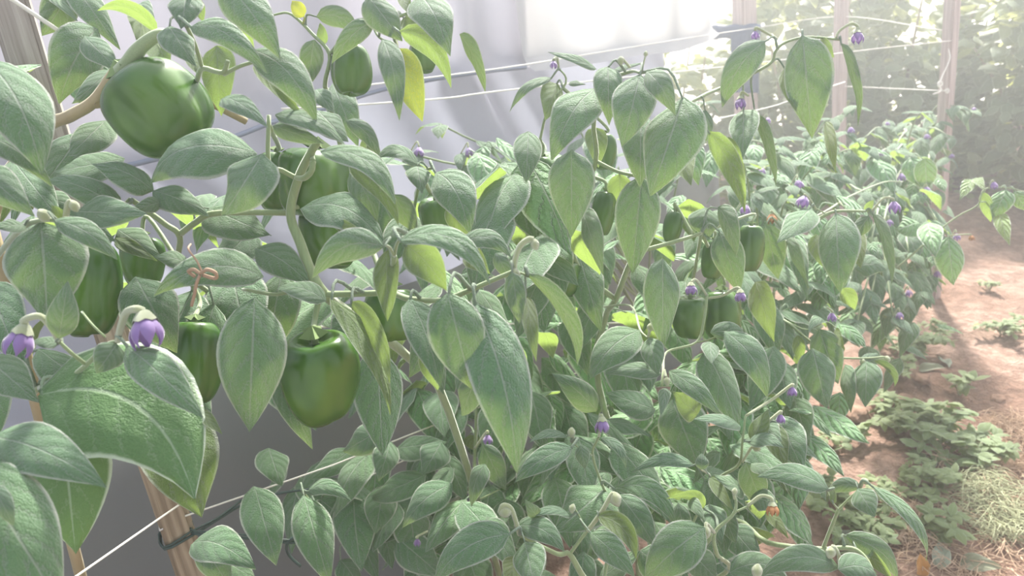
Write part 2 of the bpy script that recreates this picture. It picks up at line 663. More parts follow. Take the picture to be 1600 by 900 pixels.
    # -------------------------------------------------------------- grown shoots
    def sprig(self, path, n=6, size=0.075, r0=0.0024, seed=0, tipcluster=3, droop=0.75, flower=False, ratio=0.5):
        """a shoot along path (x,y,d) with drooping leaves in threes at its nodes"""
        r = random.Random(seed * 17 + 3)
        q = [p if isinstance(p, Vector) else P(*p) for p in path]
        pts, _ = catmull(q, [1] * len(q), 6)
        tube('branch', q, [r0, r0 * 0.55], M['stem'], self.o, sub=5)
        self.nodes += pts
        for i in range(n + tipcluster):
            if i < n:
                s = 0.30 + 0.62 * (i + 0.5) / n
            else:
                s = 1.0
            k = min(len(pts) - 1, int(s * (len(pts) - 1)))
            p0 = pts[k]
            tg = (pts[k] - pts[max(0, k - 1)])
            if tg.length < 1e-6:
                tg = pts[-1] - pts[-2]
            tg = tg.normalized()
            az = r.uniform(0, 6.28)
            side = Vector((math.cos(az), math.sin(az), 0))
            # shoots lean out to the light on the camera's side
            side = (side - FW * 0.35 + tg * 0.35).normalized()
            dr = droop * r.uniform(0.55, 1.35)
            L = size * r.uniform(0.65, 1.2) * (0.62 if i >= n else 1)
            if i >= n and i % 2 == 0:
                dr *= 0.5
            dv = (side * 0.75 - Z * dr).normalized()
            p1 = p0 + dv * L
            nr = (Z * 0.9 + side * 0.75)
            arch = (side * 0.5 + Z).normalized() * (L * r.uniform(0.08, 0.17))
            self.leaf3(p0, p1, L * r.uniform(ratio - 0.08, ratio + 0.10), nr, arch=arch, fold=r.uniform(0.1, 0.4), nl=9, nw=4)
        if flower:
            tip = pts[-1]
            dd = (tip - CAM).dot(FW)
            x = 800 + (tip - CAM).dot(RT) / dd * F
            y = 450 - (tip - CAM).dot(UP) / dd * F
            sz = 0.017 * F / dd
            self.flower(x + sz * 0.8, y - sz * 0.1, sz, dd - 0.012, tilt=r.uniform(-15, 15), detail=False,
                        stalk=[(x + sz * 0.6, y - sz * 1.0, dd - 0.006), (x, y, dd)], stalk_r=0.0011)

    def fill(self, x0, x1, y0, y1, d0, d1, n, size=0.09, seed=0, shape=None, ratio=0.55):
        """leaves that hang deeper inside the plant"""
        r = random.Random(seed * 31 + 11)
        for _ in range(n):
            for _try in range(20):
                x, y, d = r.uniform(x0, x1), r.uniform(y0, y1), r.uniform(d0, d1)
                if shape is None or shape(x, y):
                    break
            p0 = P(x, y, d)
            if p0.z < 0.05:
                continue
            az = r.uniform(0, 6.28)
            side = (Vector((math.cos(az), math.sin(az), 0)) - Vector((FW.x, FW.y, 0)) * 0.6)
            side.normalize()
            L = size * r.uniform(0.6, 1.25)
            dv = (side * 0.8 - Z * r.uniform(0.2, 1.3)).normalized()
            p1 = p0 + dv * L
            if p1.z < 0.015:
                p1.z = 0.015
            arch = (side * 0.5 + Z).normalized() * (L * r.uniform(0.05, 0.16))
            self.leaf3(p0, p1, L * r.uniform(ratio - 0.1, ratio + 0.1), Z * 0.8 + side * 0.8, arch=arch, fold=r.uniform(0.1, 0.4), nl=9, nw=4)

# ================================================================== light and air
SUN_AZ, SUN_EL = math.radians(19), math.radians(43)
SUN = Vector((math.sin(SUN_AZ) * math.cos(SUN_EL), math.cos(SUN_AZ) * math.cos(SUN_EL), math.sin(SUN_EL)))
ld = bpy.data.lights.new('sun', 'SUN')
ld.energy = 15.0
ld.angle = math.radians(5)
ld.color = (1.0, 0.965, 0.90)
lo = bpy.data.objects.new('sun', ld)
COL.objects.link(lo)
lo.rotation_euler = SUN.to_track_quat('Z', 'Y').to_euler()
lo.location = SUN * 8

w = bpy.data.worlds.new('hazy_sky')
sc.world = w
w.use_nodes = True
t = NT(w.node_tree)
w.node_tree.nodes.clear()
geo = t.n('ShaderNodeTexCoord')
dotn = t.nt.nodes.new('ShaderNodeVectorMath')
dotn.operation = 'DOT_PRODUCT'
t.link(geo.outputs['Generated'], dotn.inputs[0])
dotn.inputs[1].default_value = SUN
glow = t.math('POWER', t.math('MAXIMUM', dotn.outputs['Value'], 0.0), 3.0)
sep = t.n('ShaderNodeSeparateXYZ')
t.link(geo.outputs['Generated'], sep.inputs[0])
skyc = t.mix(t.ramp(sep.outputs[2], -0.1, 0.7), (0.93, 0.95, 0.97), (0.74, 0.84, 1.0))
bg = t.n('ShaderNodeBackground')
t.put(bg.inputs['Color'], t.mix(glow, skyc, (1.0, 0.97, 0.91)))
t.put(bg.inputs['Strength'], t.math('MULTIPLY_ADD', glow, 1.3, 1.08))
wo = t.n('ShaderNodeOutputWorld')
t.link(bg.outputs[0], wo.inputs['Surface'])

# added scatter volume imitating the pale veil of lens flare
m, nt = new_mat('haze')
t = NT(nt)
vs_ = t.n('ShaderNodeVolumeScatter')
vs_.inputs['Color'].default_value = (0.93, 0.965, 1.0, 1)
vs_.inputs['Density'].default_value = HAZE = 0.058
vs_.inputs['Anisotropy'].default_value = 0.70
t.out(None, vs_.outputs[0])
bm = bmesh.new()
bmesh.ops.create_cube(bm, size=1)
me = bpy.data.meshes.new('haze')
bm.to_mesh(me)
bm.free()
me.materials.append(m)
ho = bpy.data.objects.new('haze', me)
COL.objects.link(ho)
ho.scale = (11, 9.5, 2.6)
ho.location = (1.0, 2.6, 1.0)
tag(ho, 'bright haze added for lens glare over the whole plant row', 'haze', kind='stuff')

# ================================================================== ground
def soil_material():
    m, nt = new_mat('reddish_soil')
    t = NT(nt)
    tc = t.n('ShaderNodeTexCoord')
    n1 = t.noise(2.2, 5, tc.outputs['Object'])
    n2 = t.noise(26, 6, tc.outputs['Object'], 0.65)
    n3 = t.noise(120, 3, tc.outputs['Object'])
    c = t.mix(t.ramp(n1, 0.35, 0.65), (0.27, 0.165, 0.122), (0.40, 0.27, 0.215))
    c = t.mix(t.ramp(n2, 0.42, 0.62), t.mix(0.55, c, (0.12, 0.075, 0.055)), c)
    c = t.mix(t.math('MULTIPLY', t.ramp(n3, 0.6, 0.75), 0.4), c, (0.56, 0.44, 0.36))
    h = t.math('ADD', n2, t.math('MULTIPLY', n3, 0.4))
    t.out(t.principled(c, 0.95, t.bump(h, 0.8, 0.02), spec=0.1))
    return m


vs, fs = [], []
nx, ny = 150, 130
X0, X1, Y0, Y1 = -2.2, 5.2, -0.6, 6.4


def ground_z(x, y):
    # a low ridge runs under the row; the rest is trodden flat
    dperp = (x - (0.87 * y - 0.95)) * 0.755
    ridge = 0.05 * math.exp(-(dperp / 0.35) ** 2)
    cl = 0.018 * noise.noise(Vector((x * 5, y * 5, 0))) + 0.010 * noise.noise(Vector((x * 14, y * 14, 3)))
    clod = 0.03 * max(0, noise.noise(Vector((x * 9, y * 9, 9)))) * math.exp(-((dperp - 0.45) / 0.3) ** 2)
    return ridge - 0.03 + cl + clod


for j in range(ny + 1):
    for i in range(nx + 1):
        x, y = X0 + (X1 - X0) * i / nx, Y0 + (Y1 - Y0) * j / ny
        vs.append((x, y, ground_z(x, y)))
for j in range(ny):
    for i in range(nx):
        a = j * (nx + 1) + i
        fs.append((a, a + 1, a + nx + 2, a + nx + 1))
o = link_mesh('floor', vs, fs, soil_material())
tag(o, 'trodden reddish soil of the path and plant bed', 'soil', kind='structure')

# soil clods lying at the edge of the bed
M['clod'] = plain('soil_clod', (0.36, 0.23, 0.17), 0.95, spec=0.1, var=0.5, scale=50, bump=0.8)


# ================================================================== plastic sheets
def sheet_material(name, col, trans, tf):
    m, nt = new_mat(name)
    t = NT(nt)
    tc = t.n('ShaderNodeTexCoord')
    mp = t.n('ShaderNodeMapping')
    mp.inputs['Scale'].default_value = (1, 1, 0.25)
    t.link(tc.outputs['Object'], mp.inputs['Vector'])
    nz = t.noise(6, 4, mp.outputs[0])
    c = t.mix(nz, tuple(a * 0.88 for a in col), col)
    pr = t.principled(c, 0.38, t.bump(nz, 0.3, 0.02), spec=0.4)
    tr = t.n('ShaderNodeBsdfTranslucent')
    t.put(tr.inputs['Color'], t.mix(nz, tuple(a * 0.85 for a in trans), trans))
    t.out(t.addmix(tf, pr, tr.outputs[0]))
    return m


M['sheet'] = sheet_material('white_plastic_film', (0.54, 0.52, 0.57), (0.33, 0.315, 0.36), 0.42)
M['sheet_clear'] = sheet_material('clear_plastic_film', (0.68, 0.67, 0.68), (0.62, 0.60, 0.58), 0.5)
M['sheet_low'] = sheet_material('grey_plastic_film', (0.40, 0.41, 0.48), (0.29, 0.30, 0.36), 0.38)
M['sheet_shade'] = sheet_material('shade_grey_film', (0.24, 0.25, 0.25), (0.16, 0.17, 0.18), 0.25)  # dark colour stands in for shade low on the sheet
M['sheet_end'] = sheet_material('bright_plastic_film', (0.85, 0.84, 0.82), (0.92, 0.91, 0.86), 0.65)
WD = Vector((0.656, 0.755, 0)).normalized()      # along the row, away from the camera
WN = Vector((0.755, -0.656, 0))                  # out of the wall, to the path
W0 = Vector((-1.52, 0.0, 0))
WEND = 3.42


def sheet(z0, z1, s0, s1, off, fold, nx=170, nz=26, diag=0.0, hem=0.0, amp=1.0):
    vs, fs = [], []
    for j in range(nz + 1):
        zz = z0 + (z1 - z0) * j / nz
        for i in range(nx + 1):
            s = s0 + (s1 - s0) * i / nx
            q = s + diag * (zz - z0)
            f = 0.020 * math.sin(q * 9 + 1.3 * math.sin(q * 3.1)) + 0.012 * math.sin(q * 21 + 2 * noise.noise(Vector((q * 2, zz, 0))))
            f += 0.03 * noise.noise(Vector((q * 3, zz * 1.3, fold)))
            hz = hem * (0.02 * math.sin(s * 3.7) + 0.025 * noise.noise(Vector((s * 2.3, 0, 7)))) * (1 - j / nz)
            ro = 0.03 * hem * math.exp(-j * 1.2)
            p = W0 + WD * s + WN * (off + f * amp + ro) + Z * (zz + hz)
            vs.append(p)
    for j in range(nz):
        for i in range(nx):
            a = j * (nx + 1) + i
            fs.append((a, a + 1, a + nx + 2, a + nx + 1))
    return vs, fs


v1, f1 = sheet(0.955, 1.42, -0.4, 2.5, 0.02, 1, hem=1.0, amp=1.2)
o1 = link_mesh('wall_left', v1, f1, M['sheet'], None, W0)
tag(o1, 'hanging white plastic sheet wall behind the pepper row', 'sheet wall', kind='structure')
v2, f2 = sheet(0.945, 1.42, 2.42, WEND, 0.04, 3, hem=1.0, amp=0.7, nx=80)
o2 = link_mesh('clear_panel', v2, f2, M['sheet_clear'], o1, W0)
o2['label'] = 'brighter clear panel at the end of the sheet wall'
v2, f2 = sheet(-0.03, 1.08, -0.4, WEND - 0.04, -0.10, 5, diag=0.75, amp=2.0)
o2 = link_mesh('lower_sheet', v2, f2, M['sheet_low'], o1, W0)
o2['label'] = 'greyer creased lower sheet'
v2, f2 = sheet(-0.03, 0.62, -0.4, WEND - 0.08, 0.11, 9, diag=0.3, amp=0.8, nz=18)  # added strip, painted shade where plants darken the sheet's foot
o2 = link_mesh('shade_strip', v2, f2, M['sheet_shade'], o1, W0)
o2['label'] = 'dull grey strip added as shade along the foot of the sheet wall'

hem = [v1[i] + WN * 0.004 for i in range(80, 166)]
v2, f2 = tube_geo(hem, 0.0045, 6, 1)
M['hem'] = plain('rolled_hem', (0.20, 0.22, 0.29), 0.5, var=0.3, scale=20)
o2 = link_mesh('rolled_hem', v2, f2, M['hem'], o1, hem[0])
o2['label'] = 'darker rolled hem of the sheet'

vs, fs = [], []
for j in range(9):
    for i in range(61):
        x = -0.8 + 6.6 * i / 60
        y = 5.5 - 0.10 * x + 0.03 * math.sin(x * 7) + 0.02 * math.sin(x * 17 + j)
        vs.append((x, y, -0.03 + 1.95 * j / 8))
for j in range(8):
    for i in range(60):
        a = j * 61 + i
        fs.append((a, a + 1, a + 62, a + 61))
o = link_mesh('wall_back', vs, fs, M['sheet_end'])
tag(o, 'sunlit white sheet at the far end of the tunnel', 'sheet wall', kind='structure')


# ================================================================== posts
def wood(name, a, b, scale=18):
    m, nt = new_mat(name)
    t = NT(nt)
    tc = t.n('ShaderNodeTexCoord')
    mp = t.n('ShaderNodeMapping')
    mp.inputs['Scale'].default_value = (1, 1, 0.035)
    t.link(tc.outputs['Object'], mp.inputs['Vector'])
    n1 = t.noise(150, 4, mp.outputs[0])
    n2 = t.noise(40, 3, mp.outputs[0])
    c = t.mix(t.ramp(n1, 0.35, 0.65), a, b)
    c = t.mix(t.math('MULTIPLY', n2, 0.4), c, tuple(x * 0.55 for x in a))
    t.out(t.principled(c, 0.85, t.bump(n1, 0.7, 0.002), spec=0.2))
    return m


M['wood_grey'] = wood('weathered_wood', (0.26, 0.215, 0.175), (0.42, 0.36, 0.31))
M['wood_tan'] = wood('raw_pine', (0.30, 0.205, 0.125), (0.46, 0.34, 0.225))
M['wood_pale'] = wood('pale_wood', (0.40, 0.31, 0.29), (0.55, 0.45, 0.42))


def post(x, y, wx, wy, z1, rot, mat, label, z0=-0.08, lean=(0, 0)):
    bm = bmesh.new()
    bmesh.ops.create_cube(bm, size=1)
    for e in bm.verts:
        e.co = Vector((e.co.x * wx, e.co.y * wy, (e.co.z + 0.5) * (z1 - z0) + z0))
    es = [e for e in bm.edges if abs((e.verts[0].co - e.verts[1].co).z) > 0.3]
    bmesh.ops.bevel(bm, geom=es, offset=0.004, segments=2, affect='EDGES')
    bmesh.ops.subdivide_edges(bm, edges=[e for e in bm.edges if abs((e.verts[0].co - e.verts[1].co).z) > 0.3], cuts=16)
    for e in bm.verts:
        k = e.co.z
        e.co.x += 0.0018 * math.sin(k * 6 + x) + lean[0] * k
        e.co.y += 0.0018 * math.sin(k * 5 + y) + lean[1] * k
    me = bpy.data.meshes.new('wooden_post')
    bm.to_mesh(me)
    bm.free()
    me.materials.append(mat)
    o = bpy.data.objects.new('wooden_post', me)
    COL.objects.link(o)
    put_under(o, None, (x, y, 0))
    o.rotation_euler.z = rot
    tag(o, label, 'post')
    return o


# the near stake: weathered above, raw below the leaves
def two_tone():
    m, nt = new_mat('half_weathered_wood')
    t = NT(nt)
    tc = t.n('ShaderNodeTexCoord')
    mp = t.n('ShaderNodeMapping')
    mp.inputs['Scale'].default_value = (1, 1, 0.03)
    t.link(tc.outputs['Object'], mp.inputs['Vector'])
    n1 = t.noise(170, 4, mp.outputs[0])
    sp = t.n('ShaderNodeSeparateXYZ')
    t.link(tc.outputs['Object'], sp.inputs[0])
    up = t.ramp(sp.outputs[2], 0.70, 0.95)
    a = t.mix(up, (0.24, 0.18, 0.125), (0.25, 0.21, 0.185))
    b = t.mix(up, (0.41, 0.325, 0.235), (0.42, 0.37, 0.335))
    c = t.mix(t.ramp(n1, 0.34, 0.66), a, b)
    t.out(t.principled(c, 0.85, t.bump(n1, 0.8, 0.002), spec=0.2))
    return m


pr_ = P(292, 830, 0.90)
NEARPOST = Vector((pr_.x - 0.016, pr_.y + 0.008, 0))
post(NEARPOST.x, NEARPOST.y, 0.034, 0.031, 1.32, math.radians(24), two_tone(), 'near wooden stake at the left, grey above and tan below, wrapped with twine and wire', lean=(0.002, 0))
b1 = G(1458, 462)
post(b1.x, b1.y, 0.036, 0.036, 1.30, 0.4, M['wood_pale'], 'slim pale post beside the soil path, with knotted twine hanging on it')
FARP = Vector((b1.x, b1.y, 0))
q = P(1314, 60, 2.95)
post(q.x, q.y, 0.042, 0.042, 1.30, 0.3, M['wood_pale'], 'thin pale post behind the row, between two other far posts')
MIDP = Vector((q.x, q.y, 0))
q = P(1164, 60, 3.15)
post(q.x, q.y, 0.085, 0.06, 1.35, 0.5, M['wood_pale'], 'thick pale post just right of the end of the white sheet')
THICK = Vector((q.x, q.y, 0))


# dark cloth-covered rail by the thick post
def bar_geo(p0, p1, hgt, thk, n=14, sag=0.0, base=0):
    vs, fs = [], []
    for i in range(n + 1):
        s = i / n
        c = p0.lerp(p1, s) - Z * (sag * 4 * s * (1 - s))
        for k in range(8):
            a = 2 * math.pi * k / 8 + math.pi / 8
            vs.append(c + Z * (math.sin(a) * hgt * (1 + 0.12 * math.sin(s * 23))) + FW * (math.cos(a) * thk))
    for i in range(n):
        for k in range(8):
            k2 = (k + 1) % 8
            fs.append((base + i * 8 + k, base + i * 8 + k2, base + (i + 1) * 8 + k2, base + (i + 1) * 8 + k))
    fs.append(tuple(base + k for k in range(8)))
    fs.append(tuple(base + n * 8 + k for k in range(8)))
    return vs, fs


M['cloth'] = plain('dark_blue_cloth', (0.055, 0.075, 0.14), 0.8, var=0.4, scale=25, bump=0.3)
ps = [P(1078, 52, 3.12), P(1188, 48, 3.10)]
vs, fs = bar_geo(ps[0], ps[1], 0.028, 0.012)
b = len(vs)
# a strip hangs down from the rail's right half
pa, pb = P(1142, 52, 3.09), P(1186, 52, 3.09)
for j in range(9):
    for i in range(7):
        c = pa.lerp(pb, i / 6)
        vs.append(c - Z * (0.24 * j / 8) + FW * (0.012 * math.sin(i * 1.9 + j * 0.3)))
for j in range(8):
    for i in range(6):
        a = b + j * 7 + i
        fs.append((a, a + 1, a + 8, a + 7))
o = link_mesh('cloth_strip', vs, fs, M['cloth'], None, ps[0])
tag(o, 'dark blue cloth strip slung across the thick far post', 'cloth')


# ================================================================== twine
def twine(label, pts, rad=0.0011, knots=(), mat='twine', name='twine', cat='string', sub=6, group='white twine lines tied along the row'):
    q = [p if isinstance(p, Vector) else P(*p) for p in pts]
    vs, fs = tube_geo(q, rad, 6, sub)
    for k in knots:
        c = k if isinstance(k, Vector) else P(*k)
        rr = random.Random(int(c.x * 1000))
        ring = []
        for i in range(15):
            a = i / 14 * 2 * math.pi * 2.2
            ring.append(c + Vector((math.cos(a), math.sin(a) * 0.4, math.sin(a))) * rad * rr.uniform(2.4, 4.2) + Vector((0, 0, (i - 7) * rad * 0.25)))
        v2, f2 = tube_geo(ring, rad * 0.9, 5, 2, len(vs))
        vs += v2
        fs += f2
    o = link_mesh(name, vs, fs, M[mat], None, q[0])
    tag(o, label, cat, group)
    return o


def around(post_xy, z, half, rot, rad_out=0.0015, n=4, dz=0.0):
    """corner places for a loop around a square post"""
    out = []
    for k in range(n + 1):
        a = rot + math.pi / 4 + k * math.pi / 2
        r = half * math.sqrt(2) + rad_out
        out.append(Vector((post_xy.x + math.cos(a) * r, post_xy.y + math.sin(a) * r, z + dz * k)))
    return out


zA = P(1490, 46, (FARP + Z - CAM).dot(FW)).z
# far-post attachments lie on the post itself
def at_post(post_xy, x, y):
    d = (Vector((post_xy.x, post_xy.y, 0.8)) - CAM).dot(FW)
    return P(x, y, d - 0.022)


twine('bright white twine crossing in front of the grey stake top at upper left', [(-60, -52, 0.56), (20, 0, 0.585), (140, 80, 0.625), (192, 114, 0.65)], 0.0017)
def px_y(p):
    v = p - CAM
    return 450 - v.dot(UP) / v.dot(FW) * F


def stake(corner, ypix, out=0.0016):
    """a place on a corner of the near stake (0 right, 1 back, 2 left, 3 front ridge) at picture height ypix"""
    a = math.radians(24 + 45) + math.pi / 2 * (corner - 1)
    rr = 0.0155 * math.sqrt(2) - 0.002 + out
    q = Vector((NEARPOST.x + math.cos(a) * rr, NEARPOST.y + math.sin(a) * rr, 0))
    lo_, hi_ = 0.0, 1.3
    for _ in range(40):
        q.z = (lo_ + hi_) / 2
        if px_y(q) > ypix:
            lo_ = q.z
        else:
            hi_ = q.z
    return q.copy()


s1 = [stake(0, 786), stake(1, 790), stake(2, 800), stake(3, 829), stake(0, 806)]
twine('lower white twine wrapped around the near stake, running up to the right', [(60, 943, 0.66), (120, 900, 0.70)] + s1 + [(520, 727, 1.0), (770, 628, 1.14), (1010, 545, 1.4)], 0.0012, sub=1)
ends = [at_post(FARP, 1492, 63), at_post(FARP, 1484, 49), at_post(MIDP, 1313, 28), at_post(THICK, 1190, 42)]
twine('topmost long twine below the white sheet hem, running to the thick far post', [(500, 140, 1.0), (590, 131, 1.10), (800, 104, 1.38), (960, 78, 1.66), (1090, 57, 2.02), ends[3]], 0.0013)
twine('long white twine just under the sheet hem, ending on the slim path post', [(440, 170, 0.98), (540, 165, 1.05), (700, 153, 1.2), (800, 140, 1.32), (1160, 101, 1.75), (1370, 76, 2.15), ends[0]], 0.0014, knots=[ends[0]])
twine('short twine strung from thin middle post down to slim path post', [at_post(THICK, 1160, 47), at_post(MIDP, 1312, 26), ends[1]], 0.0014, knots=[ends[1]])
e = at_post(FARP, 1480, 142)
twine('level twine below the others between the two slim far posts', [at_post(MIDP, 1320, 135), at_post(MIDP, 1345, 136), e], 0.0016, knots=[e])
e = at_post(FARP, 1487, 45)
twine('loose knotted twine end dangling on the slim path post', [e, at_post(FARP, 1493, 62), at_post(FARP, 1483, 75), at_post(FARP, 1484, 92), at_post(FARP, 1472, 120), at_post(FARP, 1468, 132), at_post(FARP, 1470, 142), at_post(FARP, 1458, 147)],
      0.0020, knots=[at_post(FARP, 1469, 131)])
twine('slanting twine seen between leaves right of the big drooping leaf', [(1080, 195, 1.25), (1200, 168, 1.45), (1240, 155, 1.5), (1320, 128, 1.7)], 0.0014)
twine('horizontal twine half way up behind the hanging front pepper', [(400, 514, 0.80), (445, 513, 0.82), (560, 509, 0.88), (800, 506, 1.02), (955, 505, 1.15), (1040, 502, 1.25)], 0.0013)
twine('slanting twine low in the row towards the slim post foot', [(1100, 530, 1.25), (1200, 518, 1.4), (1245, 505, 1.5), (1340, 412, 1.9), (1450, 287, 2.35), at_post(FARP, 1464, 262)], 0.0015)
twine('faint thin twine low behind the shaded leaves', [(440, 805, 1.05), (530, 765, 1.1), (640, 716, 1.2), (700, 690, 1.3)], 0.0011)
twine('short pale twine crossing behind the main branch', [(300, 420, 0.85), (440, 408, 0.88), (480, 404, 0.9), (560, 396, 0.95)], 0.0014)

# dark green wire twisted round the near stake
wp = []
c0 = NEARPOST + Vector((-0.008, 0, 0))
wp = [P(*q) for q in [(500, 762, 1.02), (430, 772, 1.0), (380, 788, 0.97), (340, 812, 0.93)]]
wp += [stake(0, 836, 0.003), stake(3, 858, 0.003), stake(2, 830, 0.003), stake(1, 815, 0.003), stake(0, 833, 0.004)]
wp += [P(*q) for q in [(340, 836, 0.90), (400, 842, 0.91), (455, 848, 0.92), (474, 842, 0.93), (470, 832, 0.935), (460, 838, 0.92), (448, 852, 0.92), (452, 868, 0.93), (470, 885, 0.93)]]
vs, fs = tube_geo(wp, 0.0018, 6, 3)
wq = [p + Vector((0.0012 * math.sin(i * 2.1), 0, 0.004 + 0.002 * math.cos(i * 3))) for i, p in enumerate(wp)]
v2, f2 = tube_geo(wq[2:14], 0.0013, 6, 3, len(vs))
o = link_mesh('wire_tie', vs + v2, fs + f2, M['wire'], None, wp[0])
tag(o, 'dark green twisted wire tied around the near stake below the twine', 'wire')


# ================================================================== shrubs behind the path
M['shrub_leaf'] = leaf_material('shrub_leaf', (0.085, 0.135, 0.075), (0.16, 0.21, 0.09), (0.66, 0.68, 0.22), tfac=0.5, fuzz=0.2, bump=0.1)
M['weed_leaf'] = leaf_material('weed_leaf', (0.16, 0.23, 0.10), (0.26, 0.32, 0.13), (0.45, 0.55, 0.14), tfac=0.3, fuzz=0.3, bump=0.15)


def small_leaf(vs, fs, uvs, p, dv, nr, L, wd):
    b = len(vs)
    s = dv.cross(nr).normalized()
    up = s.cross(dv).normalized()
    for i, (tt, hw, dz) in enumerate([(0, 0.06, 0), (0.22, 0.42, 0.05), (0.5, 0.5, 0.07), (0.78, 0.3, 0.03), (1.0, 0.02, -0.05)]):
        c = p + dv * (L * tt) + up * (dz * L)
        for k, u in enumerate((-1, 0, 1)):
            vs.append(c + s * (u * hw * wd) - up * (abs(u) * 0.18 * hw * wd))
            uvs.append((0.5 + 0.5 * u, tt))
    for i in range(4):
        for k in range(2):
            a = b + i * 3 + k
            fs.append((a, a + 1, a + 4, a + 3))


def shrub(x, y, rx, ry, h, n, leaf, seed, label, zmin=0.02, dens_top=0.5, mat='shrub_leaf', name='shrub'):
    r = random.Random(seed)
    root = thing(name, label, 'shrub', (x, y, 0), 'shrubs beyond the soil path')
    stems_v, stems_f = [], []
    for k in range(7):
        az = r.uniform(0, 6.28)
        e = Vector((x + math.cos(az) * rx * 0.7, y + math.sin(az) * ry * 0.7, h * r.uniform(0.6, 1.0)))
        pts = [Vector((x + r.uniform(-.06, .06), y + r.uniform(-.06, .06), -0.03)), Vector((x, y, 0)).lerp(e, 0.5) + Vector((r.uniform(-.05, .05), r.uniform(-.05, .05), 0.05)), e]
        v2, f2 = tube_geo(pts, [0.011, 0.004], 6, 5)
        link_mesh('stem', v2, f2, M['wood_stem'], root, pts[0])
    vs, fs, uvs = [], [], []
    for _ in range(n):
        az = r.uniform(0, 6.28)
        zz = r.random() ** 0.85
        rr = math.sqrt(r.random()) * (1.0 - 0.35 * zz ** 3) * (0.75 + 0.35 * noise.noise(Vector((math.cos(az) * 1.7 + seed, math.sin(az) * 1.7, zz * 4))))
        p = Vector((x + math.cos(az) * rx * rr, y + math.sin(az) * ry * rr, zmin + zz * h))
        if zz > 0.62 and noise.noise(p * 5.5) > 0.22 - dens_top * (zz - 0.62):
            continue
        dv = (Vector((math.cos(az + r.uniform(-1, 1)), math.sin(az + r.uniform(-1, 1)), r.uniform(-0.9, 0.3)))).normalized()
        nr = Vector((r.uniform(-.6, .6), r.uniform(-.9, .3), 1.0)).normalized()
        L = leaf * r.uniform(0.6, 1.3)
        small_leaf(vs, fs, uvs, p, dv, nr, L, L * 0.62)
    f = link_mesh('foliage', vs, fs, M[mat], root, (x, y, 0), uvs=uvs)
    f['kind'] = 'stuff'
    return root


SH = 'leafy shrub at the back '
shrub(0.98, 4.2, 0.42, 0.35, 0.95, 800, 0.09, 1, SH + 'seen just right of the thick far post', dens_top=0.9)
shrub(1.55, 4.0, 0.50, 0.4, 1.12, 2300, 0.095, 2, SH + 'seen between the two slim posts', dens_top=0.9)
shrub(2.15, 3.95, 0.50, 0.45, 1.10, 2600, 0.095, 3, SH + 'directly behind the slim path post', dens_top=0.8)
shrub(2.55, 3.45, 0.48, 0.45, 1.10, 2600, 0.085, 4, SH + 'just right of the slim path post', dens_top=0.8)
shrub(2.75, 2.95, 0.50, 0.42, 1.12, 2600, 0.085, 5, SH + 'at the right edge of the picture beside the path', dens_top=0.7)
shrub(3.3, 4.0, 0.55, 0.5, 1.2, 1500, 0.08, 6, SH + 'farthest one at the upper right corner', dens_top=1.0)

# ================================================================== pepper plants
GRP = 'pepper plants along the row'


def root_at(x, y):
    return Vector((x, y, ground_z(x, y)))


# ------------------------------------------------------------------ A: the plant at the left edge
A = Plant('pepper_plant', 'nearest pepper plant at the left edge, climbing over the grey stake, with two purple flowers', root_at(-0.56, 0.72), group=GRP)
A.stem([A.root - Z * 0.03, A.root + Vector((0.01, 0, 0.25)), P(30, 520, 0.60), P(-10, 330, 0.58), (65, 207, 0.56), (108, 182, 0.545), (147, 158, 0.535), (180, 112, 0.535)], 0.011, 0.0062, 'stem', 'wood_stem')
A.stem([(147, 158, 0.535), (163, 158, 0.54), (260, 120, 0.57), (300, 145, 0.575), (385, 190, 0.60)], 0.0075, 0.0045, 'branch', 'wood_stem')
A.stem([(300, 152, 0.56), (308, 125, 0.52), (316, 107, 0.50), (338, 112, 0.49), (350, 112, 0.485), (356, 95, 0.48)], 0.0034, 0.0024)
A.stem([(316, 107, 0.50), (305, 70, 0.48), (292, 42, 0.47)], 0.0026, 0.002)
A.stem([(350, 116, 0.487), (376, 103, 0.48), (400, 96, 0.48)], 0.0024, 0.0018)
A.stem([(345, 470, 0.64), (283, 420, 0.57), (281, 370, 0.535), (258, 350, 0.53), (228, 328, 0.525), (205, 312, 0.52)], 0.0042, 0.0030)
A.stem([(281, 366, 0.535), (305, 348, 0.52), (332, 334, 0.51), (400, 332, 0.52), (455, 333, 0.53)], 0.0040, 0.0034)
A.stem([(62, 606, 0.46), (105, 592, 0.43), (135, 570, 0.415), (165, 540, 0.405), (184, 533, 0.40)], 0.0030, 0.0017)
A.stem([(135, 570, 0.415), (112, 552, 0.405), (92, 533, 0.40)], 0.0022, 0.0016)
A.stem([(165, 527, 0.41), (145, 508, 0.41), (128, 487, 0.42)], 0.0011, 0.0009)
A.stem([(20, 520, 0.60), (40, 612, 0.50), (62, 606, 0.46)], 0.004, 0.003)
A.stem([(-20, 420, 0.55), (30, 360, 0.45), (66, 344, 0.425), (90, 345, 0.42)], 0.0035, 0.002)

